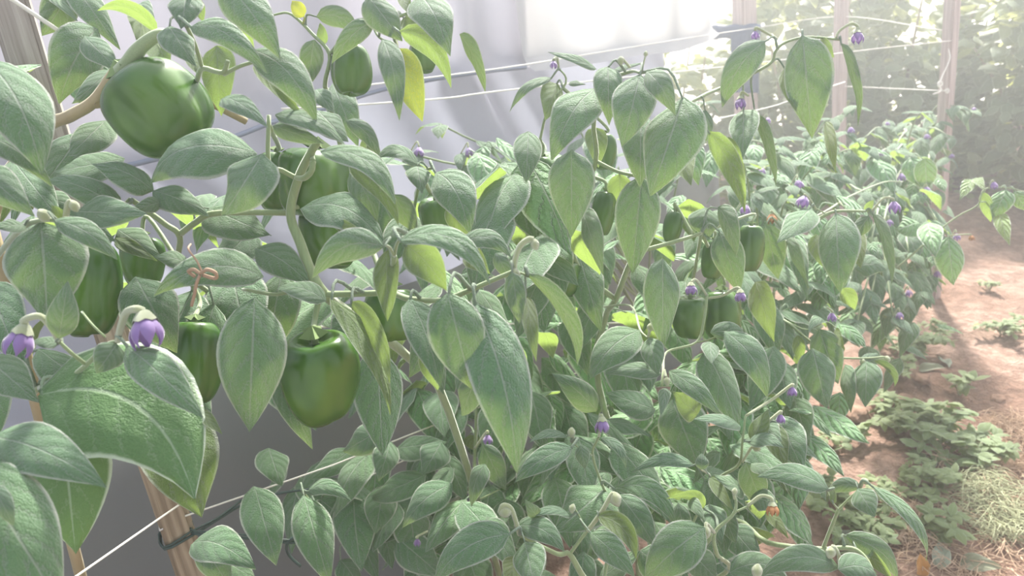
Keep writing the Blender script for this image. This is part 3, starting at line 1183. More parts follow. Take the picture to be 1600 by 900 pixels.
A.leaves('''
110 -12 66 56 52 0.62
85 -8 122 34 22 0.63
152 44 92 162 78 0.60 arch=0.05
132 57 187 112 42 0.55
112 -30 188 78 46 0.62
246 50 152 17 24 0.52 u arch=0.22
225 20 216 68 42 0.57 u
220 6 247 50 28 0.56
291 -8 283 46 52 0.47
305 -4 318 36 20 0.49 u
264 41 307 104 50 0.46
297 42 418 116 42 0.45 arch=0.12
244 64 266 112 40 0.55 u
345 -28 438 92 70 0.46 arch=0.05
352 -10 398 78 30 0.49 u
338 72 346 182 52 0.57 u
300 85 312 120 26 0.56 u
345 156 419 200 34 0.46 arch=0.08
176 108 112 162 36 0.58
-28 92 66 274 104 0.40 arch=0.08 bulge=0.16
-30 214 82 292 44 0.42 arch=0.10
-34 262 54 338 60 0.405
195 248 84 268 46 0.54
165 188 106 245 52 0.57
402 240 234 286 76 0.475 arch=0.20
410 240 348 337 76 0.43
240 298 142 256 44 0.51 arch=0.10
192 327 70 281 44 0.51 arch=0.08
238 298 327 338 48 0.505 arch=0.05
252 316 202 328 26 0.50
120 330 230 334 56 0.465
64 348 74 508 120 0.425 bulge=0.12
84 344 183 406 40 0.41 arch=0.10 bulge=0.14
40 352 -14 352 22 0.43
104 352 80 320 20 0.44 u
184 358 252 402 48 0.54
180 372 246 408 22 0.53 u
298 417 240 401 30 0.50 arch=0.1
212 432 276 552 88 0.52
412 432 240 462 60 0.47 arch=0.18
326 325 424 368 66 0.53
92 530 106 439 47 0.39 t
183 537 150 584 47 0.40
198 541 317 653 62 0.395 arch=0.02 bulge=0.14
91 538 48 535 20 0.405 arch=0.1
398 466 389 674 108 0.45 bulge=0.12
-24 556 62 630 70 0.43
-18 684 166 762 84 0.37 arch=0.06
-46 720 104 960 136 0.345 bulge=0.15
-12 758 22 822 30 0.33
258 628 316 808 118 0.52 u
310 640 347 678 20 0.42 u
60 545 190 640 60 0.47
130 575 262 640 48 0.49
335 475 300 600 66 0.58
98 330 182 378 40 0.52
60 300 130 330 40 0.55
130 205 60 300 60 0.60
230 180 330 236 60 0.60
300 455 250 560 70 0.60
250 555 330 665 80 0.62
20 250 95 345 60 0.52
-20 440 40 590 70 0.50
''')
# the broad glossy leaf over the stake
A.leaf(62, 616, 304, 780, 205, 0.42, arch=0.20, bulge=0.12, mat='leaf_big', roll=-8, shape=0.35, fold=0.12, label='broad glossy dark leaf')
A.leaf(95, 640, 118, 866, 120, 0.43, arch=0.0, bulge=0.08, mat='leaf_big', roll=14, fold=0.15)

A.pepper(246, 172, 152, 140, 0.52, tilt=38, lean=0.25, seed=2, label='big green pepper hanging from the thick tan branch')
tube('stalk', [P(193, 118, 0.515), P(203, 100, 0.505), P(220, 74, 0.50), (P(250, 54, 0.50)), P(268, 62, 0.51)], [0.0085, 0.0062, 0.0048, 0.0042, 0.0042], M['stem'], A.o)
A.pepper(143, 452, 92, 150, 0.515, tilt=4, lean=-0.1, seed=4, stalk=[(150, 360, 0.53)], label='bright green pepper half hidden behind the left leaves')
A.pepper(302, 566, 84, 130, 0.56, tilt=0, lean=-0.1, seed=5, stalk=[(312, 470, 0.58)])
A.pepper(222, 410, 70, 80, 0.60, tilt=0, lean=0, seed=6, stalk=[(232, 340, 0.60)])
A.flower(31, 534, 50, 0.395, tilt=-12, stalk=[(38, 500, 0.395), (62, 494, 0.395), (80, 512, 0.397), (92, 533, 0.40)], stalk_r=0.0015)
A.flower(229, 517, 58, 0.39, tilt=14, stalk=[(213, 483, 0.39), (198, 488, 0.392), (189, 510, 0.395), (184, 533, 0.40)], stalk_r=0.0017)
A.bud(69, 337, 24, 0.42, tilt=40, stalk=[(84, 345, 0.425)])
A.bud(116, 322, 20, 0.425, tilt=30, stalk=[(106, 320, 0.425), (102, 345, 0.43)], stalk_r=0.0016)
A.fill(-60, 420, 300, 640, 0.60, 0.80, 34, 0.08, 1)
A.fill(-40, 230, 20, 330, 0.64, 0.78, 10, 0.08, 2)
A.done()

# small raffia bow on the branch leaf
rb = [P(318, 427, 0.438) + v for v in (Vector((0, 0, 0)),)][0]
def loopy(c, pts, r):
    return [c + (RT * a - UP * b_ - FW * z_) * 0.001 for a, b_, z_ in pts]
v1, f1 = tube_geo(loopy(rb, [(-4, 2, 2), (-7, -1, 4), (-3, -2, 6), (0, 0, 5), (5, -2, 7), (9, 0, 5), (8, 3, 3), (1, 1, 4)], 1), 0.0011, 6, 5)
v2, f2 = tube_geo(loopy(rb, [(0, 1, 5), (-2, 6, 5), (-4, 12, 3), (-7, 19, 0)], 1), 0.0010, 6, 5, len(v1))
v3, f3 = tube_geo(loopy(rb, [(1, 0, 4), (-3, -7, 2), (-10, -14, -3), (-16, -18, -20)], 1), 0.0006, 6, 5, len(v1) + len(v2))
o = link_mesh('raffia_bow', v1 + v2 + v3, f1 + f2 + f3, M['tie'], None, rb)
tag(o, 'small brown raffia bow tied over a leaf above the two purple flowers', 'tie')

# ------------------------------------------------------------------ B: the plant with the main branch and the hanging pepper
B = Plant('pepper_plant', 'pepper plant left of centre with the fully visible green pepper hanging from its main branch', root_at(-0.06, 0.95), group=GRP)
B.stem([B.root - Z * 0.03, B.root + Vector((-0.01, 0, 0.2)), P(700, 640, 0.85), P(640, 560, 0.72), P(560, 500, 0.60), (510, 462, 0.515), (488, 430, 0.51), (470, 382, 0.515), (454, 335, 0.52), (466, 280, 0.51), (485, 240, 0.505), (496, 222, 0.50)], 0.009, 0.0042, 'stem')
B.stem([(497, 460, 0.512), (560, 459, 0.50), (610, 458, 0.49), (640, 467, 0.475), (690, 469, 0.455), (728, 456, 0.445), (765, 440, 0.44), (803, 424, 0.43)], 0.0042, 0.0022)
B.stem([(497, 460, 0.512), (465, 452, 0.52), (430, 460, 0.53), (380, 452, 0.55)], 0.003, 0.002)
B.stem([(610, 458, 0.49), (613, 425, 0.47), (616, 400, 0.455)], 0.0034, 0.0028)
B.stem([(616, 400, 0.455), (622, 378, 0.44), (640, 366, 0.425)], 0.0020, 0.0014)
B.stem([(616, 400, 0.455), (608, 386, 0.44), (597, 382, 0.425)], 0.0018, 0.0014)
B.stem([(420, 180, 0.50), (420, 255, 0.50), (440, 266, 0.505), (462, 278, 0.51)], 0.0026, 0.0030)
B.stem([(462, 278, 0.51), (475, 278, 0.50), (486, 268, 0.495), (489, 252, 0.495)], 0.0034, 0.0036)
B.stem([(612, 470, 0.60), (560, 330, 0.66), (515, 160, 0.62), (508, 130, 0.61), (515, 85, 0.60), (487, 52, 0.60), (465, 30, 0.60), (448, 20, 0.60), (425, 24, 0.60)], 0.0045, 0.0013)
B.stem([(515, 85, 0.60), (545, 50, 0.585), (580, 32, 0.57), (625, 25, 0.57), (655, 12, 0.57)], 0.0026, 0.0018)
B.stem([(580, 32, 0.57), (592, 58, 0.56), (620, 70, 0.56)], 0.0018, 0.0013)
B.stem([(640, 360, 0.68), (648, 320, 0.65), (660, 272, 0.615), (676, 262, 0.60)], 0.003, 0.0018)
B.stem([(803, 424, 0.43), (818, 428, 0.432), (838, 438, 0.43)], 0.0014, 0.001)
B.leaves('''
392 78 495 192 62 0.465 arch=0.12
398 100 480 190 24 0.475 u
475 26 456 2 24 0.59 u mat=leaf_yellow
495 26 562 62 34 0.60 arch=0.22
491 62 480 140 38 0.57
507 70 500 36 17 0.60 u
582 33 518 100 34 0.54 arch=0.08
576 -6 629 64 52 0.54
598 62 624 188 40 0.52 arch=0.04
622 77 660 190 52 0.54 u mat=leaf_olive
624 50 705 138 38 0.53 u arch=0.15
655 -4 704 88 66 0.53 arch=0.06
718 54 758 144 22 0.55 roll=50 arch=0.06
630 28 672 60 34 0.58 u
628 -6 640 24 20 0.58 u
430 180 542 230 32 0.46 arch=0.14
426 196 506 224 30 0.47
496 172 545 222 46 0.49
540 188 592 248 28 0.52 arch=0.15
495 140 524 178 32 0.53
440 110 452 160 30 0.62
470 150 430 110 28 0.62 u
500 238 618 320 40 0.44 arch=0.20 bulge=0.05
545 258 623 352 36 0.46 u arch=0.12
548 268 590 347 46 0.485 arch=0.05
470 326 600 385 66 0.475 arch=0.20
520 345 592 386 22 0.465 u
601 386 488 435 52 0.41 arch=0.20
624 376 767 446 40 0.405 arch=0.22
634 384 698 454 58 0.435 u arch=0.06
604 390 606 502 40 0.47 u roll=30
510 470 432 452 32 0.46 arch=0.12
516 466 611 648 36 0.475 u arch=0.10 roll=-48
548 472 610 602 30 0.485 u arch=0.08 roll=35
590 545 598 712 78 0.57 bulge=0.06
430 575 488 702 46 0.54
700 457 737 608 90 0.42 bulge=0.14
742 474 808 740 96 0.435 arch=0.05 bulge=0.14
640 466 688 606 58 0.46 arch=0.04
668 540 684 610 40 0.465 u
745 580 722 650 40 0.47
652 260 660 303 40 0.60
680 270 734 366 66 0.58 arch=0.10
700 320 735 378 34 0.60 u
615 304 652 366 38 0.62
652 258 582 252 24 0.58 arch=0.3
575 218 598 264 20 0.60 u
572 240 575 205 20 0.62
718 384 800 404 34 0.50 arch=0.25
728 392 766 428 36 0.51 u
775 395 800 442 26 0.46
800 425 812 506 34 0.42
824 428 902 572 28 0.425 arch=0.14 roll=42
822 462 838 566 26 0.445 u
398 388 484 446 56 0.51 arch=0.08
395 360 330 420 60 0.58
440 425 415 560 70 0.64
560 475 520 570 60 0.66
590 300 640 400 60 0.70
640 330 600 420 56 0.66
520 130 560 230 50 0.72
690 480 640 590 60 0.70
''')
B.pepper(505, 590, 124, 144, 0.50, tilt=6, lean=0.42, seed=11, lobes=3, stalk=[(492, 500, 0.505), (498, 468, 0.512)], stalk_r=0.0020, skew=-0.13, label='green pepper hanging in full view from the main branch')
B.pepper(490, 288, 124, 108, 0.545, tilt=-6, lean=0.05, seed=12, stalk=[(487, 235, 0.52), (489, 252, 0.50)])
B.pepper(432, 284, 66, 92, 0.57, tilt=0, lean=0, seed=13, stalk=[(436, 230, 0.56)])
B.pepper(514, 372, 104, 96, 0.565, tilt=0, lean=0, seed=14, stalk=[(514, 315, 0.55)])
B.pepper(686, 344, 66, 74, 0.64, tilt=8, lean=0.35, seed=15, stalk=[(672, 300, 0.63), (664, 285, 0.62)])
B.pepper(612, 492, 90, 84, 0.60, tilt=0, lean=0, seed=16, stalk=[(612, 445, 0.58)])
B.pepper(548, 110, 64, 78, 0.60, tilt=4, lean=0.0, seed=17, stalk=[(548, 60, 0.59)])
B.pepper(660, 88, 46, 52, 0.66, tilt=4, lean=0.0, seed=18, stalk=[(660, 50, 0.66)])
B.bud(836, 382, 18, 0.43, tilt=20, stalk=[(826, 374, 0.43), (813, 384, 0.43), (805, 405, 0.43), (803, 424, 0.43)], stalk_r=0.0016)
B.bud(806, 428, 18, 0.425, tilt=20)
B.fill(420, 860, 240, 560, 0.66, 0.9, 40, 0.085, 3, shape=lambda x, y: not (400 < x < 620 and y > 470))
B.done()

# ------------------------------------------------------------------ M: middle plant with the tall shaded leaves
Mi = Plant('pepper_plant', 'middle pepper plant whose big shaded leaves hang in a tall clump right of centre', root_at(0.16, 1.12), group=GRP)
Mi.stem([Mi.root - Z * 0.03, Mi.root + Vector((0.0, 0, 0.22)), P(935, 600, 0.98), P(945, 500, 0.92), (962, 468, 0.86), (985, 410, 0.82), (1000, 394, 0.80), (1060, 376, 0.80), (1096, 364, 0.81)], 0.009, 0.0030, 'stem')
Mi.stem([(962, 468, 0.86), (905, 420, 0.84), (895, 360, 0.80), (930, 256, 0.74), (928, 190, 0.71), (950, 130, 0.69), (985, 112, 0.66), (1002, 114, 0.64)], 0.006, 0.0022)
Mi.stem([(928, 250, 0.74), (965, 268, 0.73), (1000, 276, 0.72), (1020, 282, 0.72)], 0.0036, 0.0026)
Mi.stem([(1020, 282, 0.72), (1060, 180, 0.72), (1098, 150, 0.74), (1132, 135, 0.77), (1200, 102, 0.77), (1212, 80, 0.765), (1228, 66, 0.76), (1262, 58, 0.755), (1312, 62, 0.755)], 0.0036, 0.0019)
Mi.stem([(937, 478, 0.9), (880, 440, 0.86), (830, 360, 0.80), (850, 190, 0.76), (884, 130, 0.75), (872, 105, 0.75)], 0.004, 0.0014)
Mi.leaves('''
893 234 893 370 76 0.655 bulge=0.06
932 138 862 250 68 0.68 arch=0.08
826 206 822 286 46 0.70
1000 117 972 230 70 0.62 bulge=0.12
950 104 952 196 46 0.66
1010 112 1055 180 40 0.60 arch=0.06
1068 152 1016 306 94 0.62 bulge=0.12
1002 178 1000 292 62 0.69
1003 274 988 428 74 0.675 bulge=0.08
1102 172 1090 238 38 0.74
968 272 970 328 40 0.74 u
930 200 935 262 36 0.76 u
910 328 943 430 34 0.70 roll=40
1102 324 1108 374 54 0.82 bulge=0.2
1122 324 1150 402 30 0.80 roll=40 arch=0.06
1124 360 1156 458 52 0.80
1108 206 1164 332 36 0.72 u arch=0.06
1138 214 1164 296 20 0.73 u roll=40
1036 404 1036 544 56 0.70 roll=-30
870 130 852 188 40 0.76 u
862 122 796 176 16 0.75 arch=0.16 roll=45
932 108 856 82 14 0.72 arch=0.05 roll=50
890 128 915 132 10 0.72
960 108 1006 98 9 0.70
1196 64 1128 168 50 0.755 arch=0.10
1162 172 1160 248 46 0.80
1180 180 1212 292 18 0.80 roll=52 arch=0.05
1254 56 1268 217 76 0.745 bulge=0.12
1226 106 1244 174 28 0.77 u
1314 68 1341 197 16 0.75 roll=55 arch=0.06
1278 64 1304 90 22 0.76 u
1290 190 1306 272 18 0.80 u roll=40
1060 230 1080 290 40 0.80 u
770 288 776 338 46 0.84 bulge=0.2
800 318 812 384 62 0.86
860 365 880 470 60 0.80
835 400 850 520 80 0.84
900 380 940 520 60 0.86
1000 516 921 593 60 0.72 arch=0.10
1014 527 1028 587 38 0.70
1034 584 945 584 28 0.69 arch=0.10
932 642 862 583 44 0.76 arch=0.05
1180 440 1210 534 40 0.80 u roll=30
1132 518 1198 620 48 0.74 arch=0.12
1110 520 1168 548 30 0.75 arch=0.25
1110 534 1112 568 28 0.74
1045 580 1128 652 32 0.70 arch=0.06
1090 648 1050 612 40 0.74 u
1050 624 1094 734 78 0.78
1024 640 946 612 44 0.80
1040 606 1032 652 20 0.69
1158 667 1084 655 22 0.66 arch=0.08
''')
Mi.stem([(1105, 460, 0.78), (1100, 500, 0.77), (1088, 535, 0.76), (1042, 550, 0.74), (1036, 580, 0.71), (1034, 604, 0.70)], 0.0026, 0.0018)
Mi.stem([(940, 480, 0.88), (985, 478, 0.80), (1000, 515, 0.73), (1012, 528, 0.71)], 0.0022, 0.0015)
Mi.stem([(1088, 535, 0.76), (1110, 530, 0.755), (1134, 518, 0.745)], 0.0017, 0.0012)
for a in [(846, 286, 52, 80, 0.78, 21), (848, 338, 44, 46, 0.80, 22), (944, 238, 42, 56, 0.79, 23), (942, 334, 38, 70, 0.745, 24), (1052, 355, 30, 50, 0.82, 25), (1113, 406, 36, 62, 0.84, 26),
          (1172, 388, 44, 74, 0.86, 27), (876, 434, 66, 58, 0.84, 28), (1078, 495, 58, 66, 0.86, 29), (1128, 492, 62, 76, 0.90, 30)]:
    Mi.pepper(a[0], a[1], a[2], a[3], a[4], tilt=RND.uniform(-8, 8), lean=RND.uniform(-0.1, 0.2), seed=a[5], stalk=[(a[0] + 3, a[1] - a[3] * 0.72, a[4])], sub=True)
Mi.flower(865, 101, 13, 0.74, stalk=[(870, 90, 0.745), (873, 106, 0.75)], detail=False)
Mi.flower(1021, 150, 14, 0.64, stalk=[(1020, 135, 0.65)], detail=False)
Mi.flower(1157, 161, 20, 0.79, stalk=[(1160, 144, 0.79), (1170, 150, 0.79)])
Mi.flower(1180, 55, 14, 0.77, stalk=[(1184, 44, 0.77), (1215, 62, 0.77)], detail=False)
Mi.flower(1340, 58, 21, 0.75, stalk=[(1341, 42, 0.752), (1330, 37, 0.753), (1312, 48, 0.755), (1306, 60, 0.755)])
Mi.flower(1080, 452, 20, 0.76, stalk=[(1088, 438, 0.765), (1105, 462, 0.78)])
Mi.flower(1157, 463, 20, 0.755, stalk=[(1150, 450, 0.76), (1128, 462, 0.77), (1105, 466, 0.78)])
Mi.bud(970, 95, 14, 0.66, stalk=[(985, 106, 0.66)])
Mi.bud(1009, 84, 9, 0.64, tilt=170, stalk=[(1002, 114, 0.64)], stalk_r=0.0007)
Mi.bud(1016, 512, 14, 0.70, tilt=-10, stalk=[(1013, 526, 0.705)])
Mi.bud(1042, 596, 14, 0.69, tilt=10, stalk=[(1038, 578, 0.70)])
Mi.fill(830, 1180, 330, 620, 0.88, 1.10, 40, 0.09, 6)
Mi.fill(800, 1100, 200, 360, 0.84, 1.0, 14, 0.085, 7)
Mi.fill(780, 1180, 440, 760, 1.0, 1.25, 60, 0.09, 17)
Mi.done()

# ------------------------------------------------------------------ L: the low shoots in front
Lo = Plant('pepper_plant', 'low bright pepper shoots along the bottom edge, right of centre, reaching out over the soil', root_at(0.20, 0.94), group=GRP)
Lo.stem([Lo.root - Z * 0.03, Lo.root + Vector((0, -0.02, 0.2)), P(1010, 960, 0.72), P(940, 930, 0.64), (912, 902, 0.61), (890, 866, 0.60), (872, 866, 0.595), (835, 848, 0.585), (812, 836, 0.58)], 0.007, 0.0019, 'stem')
Lo.stem([(890, 866, 0.60), (917, 830, 0.60), (938, 806, 0.60)], 0.0026, 0.0017)
Lo.stem([(917, 830, 0.60), (905, 806, 0.60), (896, 792, 0.60)], 0.0014, 0.001)
Lo.stem([(940, 930, 0.64), (960, 790, 0.67), (944, 765, 0.67), (926, 712, 0.66), (932, 690, 0.655), (938, 678, 0.65)], 0.0030, 0.0013)
Lo.stem([(926, 712, 0.66), (905, 700, 0.645), (893, 690, 0.64)], 0.0012, 0.0009)
Lo.stem([P(1010, 960, 0.72), (1133, 895, 0.66), (1120, 866, 0.62), (1117, 832, 0.615), (1148, 800, 0.615), (1148, 765, 0.615)], 0.0042, 0.0016)
Lo.stem([(1148, 800, 0.615), (1170, 790, 0.615), (1190, 776, 0.615)], 0.0016, 0.0012)
Lo.stem([P(1010, 960, 0.72), (1135, 818, 0.74), (1200, 848, 0.68), (1285, 858, 0.66), (1310, 856, 0.655), (1335, 858, 0.65), (1352, 872, 0.645), (1362, 890, 0.64)], 0.0048, 0.0026)
Lo.stem([(1286, 857, 0.66), (1298, 826, 0.655), (1310, 796, 0.65)], 0.0030, 0.0023)
Lo.stem([(1310, 796, 0.65), (1326, 780, 0.645), (1342, 765, 0.64)], 0.0019, 0.0014)
Lo.stem([(1310, 796, 0.65), (1300, 784, 0.645), (1292, 766, 0.64)], 0.0014, 0.0011)
Lo.stem([(1110, 757, 0.74), (1130, 742, 0.72), (1155, 725, 0.71), (1160, 690, 0.70), (1165, 650, 0.70)], 0.0028, 0.0016)
Lo.stem([P(1010, 960, 0.72), (1060, 860, 0.76), (1110, 757, 0.74), (1090, 730, 0.68)], 0.0032, 0.0014)
Lo.leaves('''
894 699 804 754 38 0.62 arch=0.08
908 695 914 733 24 0.63
886 682 826 692 14 0.64 arch=0.15
938 684 978 732 16 0.65 arch=0.2
1084 727 987 739 22 0.66 arch=0.15
1097 734 1096 708 21 0.655
950 760 866 832 78 0.68
960 764 1056 822 36 0.655 arch=0.24
968 773 1024 856 46 0.635 arch=0.03
1102 824 1008 908 74 0.575 arch=0.04
922 832 992 902 44 0.575 arch=0.04
934 806 994 874 34 0.595 u arch=0.18
892 808 824 809 16 0.60 arch=0.15
806 822 882 862 40 0.585 arch=0.16
820 846 836 922 54 0.57
797 834 678 914 60 0.565 arch=0.14
810 870 790 912 40 0.60 u
838 806 820 780 22 0.585
1100 795 1040 780 18 0.64 arch=0.15 u
1078 778 1102 815 20 0.625
1060 786 1072 850 30 0.66
1110 788 1128 850 40 0.65
1100 750 1150 812 56 0.67
1110 745 1146 798 20 0.66 u
1158 762 1115 742 26 0.67
1165 722 1192 790 44 0.66
1174 724 1212 742 20 0.655
1294 765 1182 745 40 0.625 arch=0.14
1302 788 1300 756 11 0.64 u
1345 762 1292 776 24 0.655 arch=0.2
1340 763 1367 808 40 0.63
1364 760 1447 876 20 0.625 arch=0.16 roll=-50
1312 888 1186 902 44 0.60 arch=0.18
1310 890 1372 904 46 0.59 arch=0.2
1320 836 1402 906 36 0.66 arch=0.15
1340 850 1396 905 22 0.665 u
1172 780 1214 800 36 0.66 arch=0.2
1196 800 1232 842 18 0.66 u arch=0.05
1128 790 1132 870 40 0.68
1130 800 1150 850 30 0.66
1140 820 1190 880 50 0.70
1000 860 1060 905 60 0.70
1080 862 1120 905 50 0.66
935 905 1000 860 40 0.70
1140 895 1230 905 40 0.62 arch=0.2
1175 690 1200 640 30 0.70 u
1170 692 1226 700 24 0.70 arch=0.2
1190 660 1222 690 36 0.72
1215 650 1255 735 56 0.74
1200 660 1230 730 40 0.73 u
''')
Lo.flower(941, 665, 25, 0.645, stalk=[(938, 650, 0.647), (936, 682, 0.65)])
Lo.flower(1207, 796, 22, 0.61, mat='withered', label='withered brown flower', stalk=[(1204, 778, 0.612), (1188, 775, 0.615), (1168, 790, 0.615)])
Lo.flower(1220, 655, 16, 0.71, stalk=[(1218, 644, 0.71), (1190, 668, 0.71)], detail=False)
Lo.flower(1238, 612, 16, 0.74, stalk=[(1236, 602, 0.74), (1205, 625, 0.74), (1165, 650, 0.72)], detail=False)
Lo.bud(893, 676, 16, 0.64, stalk=[(897, 692, 0.645)])
Lo.bud(962, 780, 24, 0.60, tilt=20, stalk=[(954, 776, 0.60), (940, 800, 0.60), (918, 830, 0.60)], stalk_r=0.0018)
Lo.bud(790, 800, 22, 0.58, tilt=100, stalk=[(786, 790, 0.58), (798, 794, 0.58), (806, 815, 0.58), (812, 836, 0.58)], stalk_r=0.0018)
Lo.bud(1298, 863, 20, 0.60, tilt=-20, stalk=[(1303, 855, 0.60), (1310, 866, 0.60), (1312, 888, 0.605)], stalk_r=0.0016)
Lo.bud(1103, 832, 20, 0.585, tilt=0, stalk=[(1104, 818, 0.59), (1116, 832, 0.61)])
Lo.bud(1352, 752, 12, 0.64, tilt=40, stalk=[(1345, 762, 0.64)])
Lo.bud(894, 794, 14, 0.60, tilt=160, stalk=[(896, 800, 0.60)])
Lo.bud(1148, 768, 12, 0.615, tilt=170, stalk=[(1148, 780, 0.615)])
Lo.bud(1183, 892, 22, 0.58, tilt=170, stalk=[(1178, 912, 0.59)])
Lo.bud(1182, 700, 14, 0.70, tilt=60, stalk=[(1172, 702, 0.70), (1160, 722, 0.705)])
Lo.fill(700, 1250, 640, 900, 0.78, 0.95, 46, 0.08, 8)
Lo.fill(960, 1260, 580, 800, 0.92, 1.2, 60, 0.085, 18)
Lo.done()

# ------------------------------------------------------------------ S: the shaded plant low at the left
Sh = Plant('pepper_plant', 'dark shaded pepper plant low between the near stake and the bottom centre', root_at(-0.25, 1.20), group=GRP)
Sh.stem([Sh.root - Z * 0.03, Sh.root + Vector((0.02, 0, 0.2)), P(728, 770, 1.05), P(742, 705, 1.05), P(745, 560, 1.05)], 0.007, 0.003, 'stem')
Sh.stem([Sh.root + Vector((0, 0, 0.15)), P(560, 860, 1.1), P(476, 772, 0.92)], 0.004, 0.002)
Sh.stem([Sh.root + Vector((0.02, 0, 0.2)), P(728, 770, 1.05), (742, 782, 0.92), (780, 765, 0.92)], 0.003, 0.0015)
Sh.leaves('''
475 774 515 914 62 0.88
480 768 549 783 28 0.90 arch=0.15
398 760 432 884 64 0.78
706 756 630 824 50 0.88 arch=0.10
728 780 665 863 48 0.88 arch=0.05
742 784 730 874 56 0.89
754 694 790 766 40 0.92
600 668 536 706 48 0.95
610 690 592 752 44 0.94
690 690 660 742 52 0.96
665 742 578 780 44 0.98
600 760 586 834 52 1.0
640 790 650 870 60 1.02
620 700 700 690 40 1.0
555 700 480 750 40 1.05
500 780 560 830 46 1.0
790 780 800 860 56 0.95
420 700 440 760 50 0.95
300 850 400 890 60 0.80 arch=0.1
310 840 360 920 50 0.82
340 870 400 905 46 0.85
620 840 690 900 60 1.0
780 620 760 720 56 0.98
830 610 850 700 56 0.95
''')
Sh.flower(762, 687, 17, 0.90, stalk=[(760, 675, 0.905), (742, 700, 0.95)], detail=False)
Sh.flower(652, 848, 13, 0.93, stalk=[(652, 838, 0.935), (668, 830, 0.95)], detail=False)
Sh.flower(300, 476, 14, 0.82, stalk=[(300, 465, 0.82), (310, 480, 0.83)], detail=False)
Sh.fill(640, 900, 560, 880, 1.0, 1.25, 46, 0.085, 9)
Sh.fill(380, 640, 700, 880, 0.98, 1.1, 14, 0.08, 10)
Sh.fill(590, 860, 480, 860, 1.08, 1.28, 60, 0.09, 19)
Sh.done()

# ------------------------------------------------------------------ R: right plant with the single big leaf and two flowers
Rp = Plant('pepper_plant', 'right pepper plant with one large drooping leaf between two small purple flowers', root_at(0.52, 1.42), group=GRP)
Rp.stem([Rp.root - Z * 0.03, Rp.root + Vector((0, 0, 0.25)), P(1180, 480, 1.2), P(1225, 390, 1.08), (1244, 362, 1.02), (1262, 354, 1.0), (1290, 336, 0.99), (1310, 330, 0.985), (1352, 330, 0.985)], 0.009, 0.0026, 'stem')
Rp.stem([(1293, 335, 0.99), (1276, 326, 0.99), (1266, 314, 0.99)], 0.0018, 0.0013)
Rp.stem([(1225, 362, 1.04), (1290, 330, 1.15), (1325, 308, 1.3), (1380, 285, 1.45), (1410, 284, 1.5)], 0.003, 0.002)
Rp.leaves('''
1306 334 1312 458 64 0.98 bulge=0.12
1266 326 1214 380 44 0.985
1358 337 1330 376 26 0.985
1364 334 1393 447 17 0.98 roll=52 arch=0.06
1196 350 1216 436 46 1.02
1228 370 1264 452 18 1.02 roll=52
1240 372 1262 470 30 1.04
1352 330 1365 312 12 0.99 u
1330 352 1345 420 34 1.02 u
1276 366 1290 420 34 1.05 u
1280 514 1310 600 48 0.95
1270 544 1292 638 58 0.93
1354 564 1352 636 46 0.95
1246 524 1250 566 20 0.97 u
1320 570 1330 645 24 0.97 roll=40
1305 516 1320 548 14 0.96 u roll=40
1290 512 1262 520 16 0.96 arch=0.2
1366 564 1398 604 12 0.955 roll=50 arch=0.2
1345 562 1372 552 12 0.955
1318 450 1336 484 26 1.08 u
1335 420 1385 424 36 1.08 arch=0.2
1240 620 1262 690 44 0.98
1215 560 1235 640 50 1.0
1195 470 1215 560 46 1.02
1210 540 1172 640 56 0.98
''')
Rp.stem([P(1180, 480, 1.2), (1225, 500, 1.0), (1262, 530, 0.97), (1300, 556, 0.96), (1345, 560, 0.955), (1380, 558, 0.955), (1390, 560, 0.955)], 0.003, 0.0016)
Rp.stem([(1225, 500, 1.0), (1260, 515, 0.97), (1290, 503, 0.96), (1306, 512, 0.96)], 0.0018, 0.0012)
Rp.flower(1255, 315, 21, 0.99, tilt=-20, stalk=[(1258, 304, 0.99), (1266, 312, 0.99), (1276, 328, 0.99)], detail=False)
Rp.flower(1397, 324, 21, 0.98, stalk=[(1394, 310, 0.98), (1380, 310, 0.98), (1362, 330, 0.985)], detail=False)
Rp.flower(1300, 496, 16, 1.0, stalk=[(1300, 486, 1.0), (1292, 480, 1.0)], detail=False)
Rp.flower(1206, 342, 18, 1.05, stalk=[(1206, 330, 1.05), (1220, 345, 1.05)], mat='withered', label='withered brown flower', detail=False)
Rp.bud(1386, 562, 12, 0.955, tilt=0)
Rp.bud(1348, 566, 12, 0.955, tilt=0)
k = 0
for (x, y, d) in [(1160, 250, 1.25), (1210, 230, 1.35), (1235, 290, 1.25), (1180, 300, 1.2), (1270, 260, 1.4), (1150, 330, 1.1), (1215, 470, 1.12), (1260, 440, 1.2), (1170, 560, 1.05), (1240, 580, 1.05), (1290, 400, 1.22)]:
    k += 1
    Rp.sprig([(1190 + (x - 1190) * 0.3, 520 + (y - 520) * 0.35, d + 0.12), (1190 + (x - 1190) * 0.7, y + 40, d + 0.05), (x, y, d)], n=5, size=0.082, seed=k, flower=(k % 3 == 0), ratio=0.5)
Rp.fill(1130, 1330, 300, 640, 1.12, 1.35, 30, 0.085, 12)
Rp.fill(860, 1270, 540, 760, 1.15, 1.45, 90, 0.09, 32)
Rp.done()

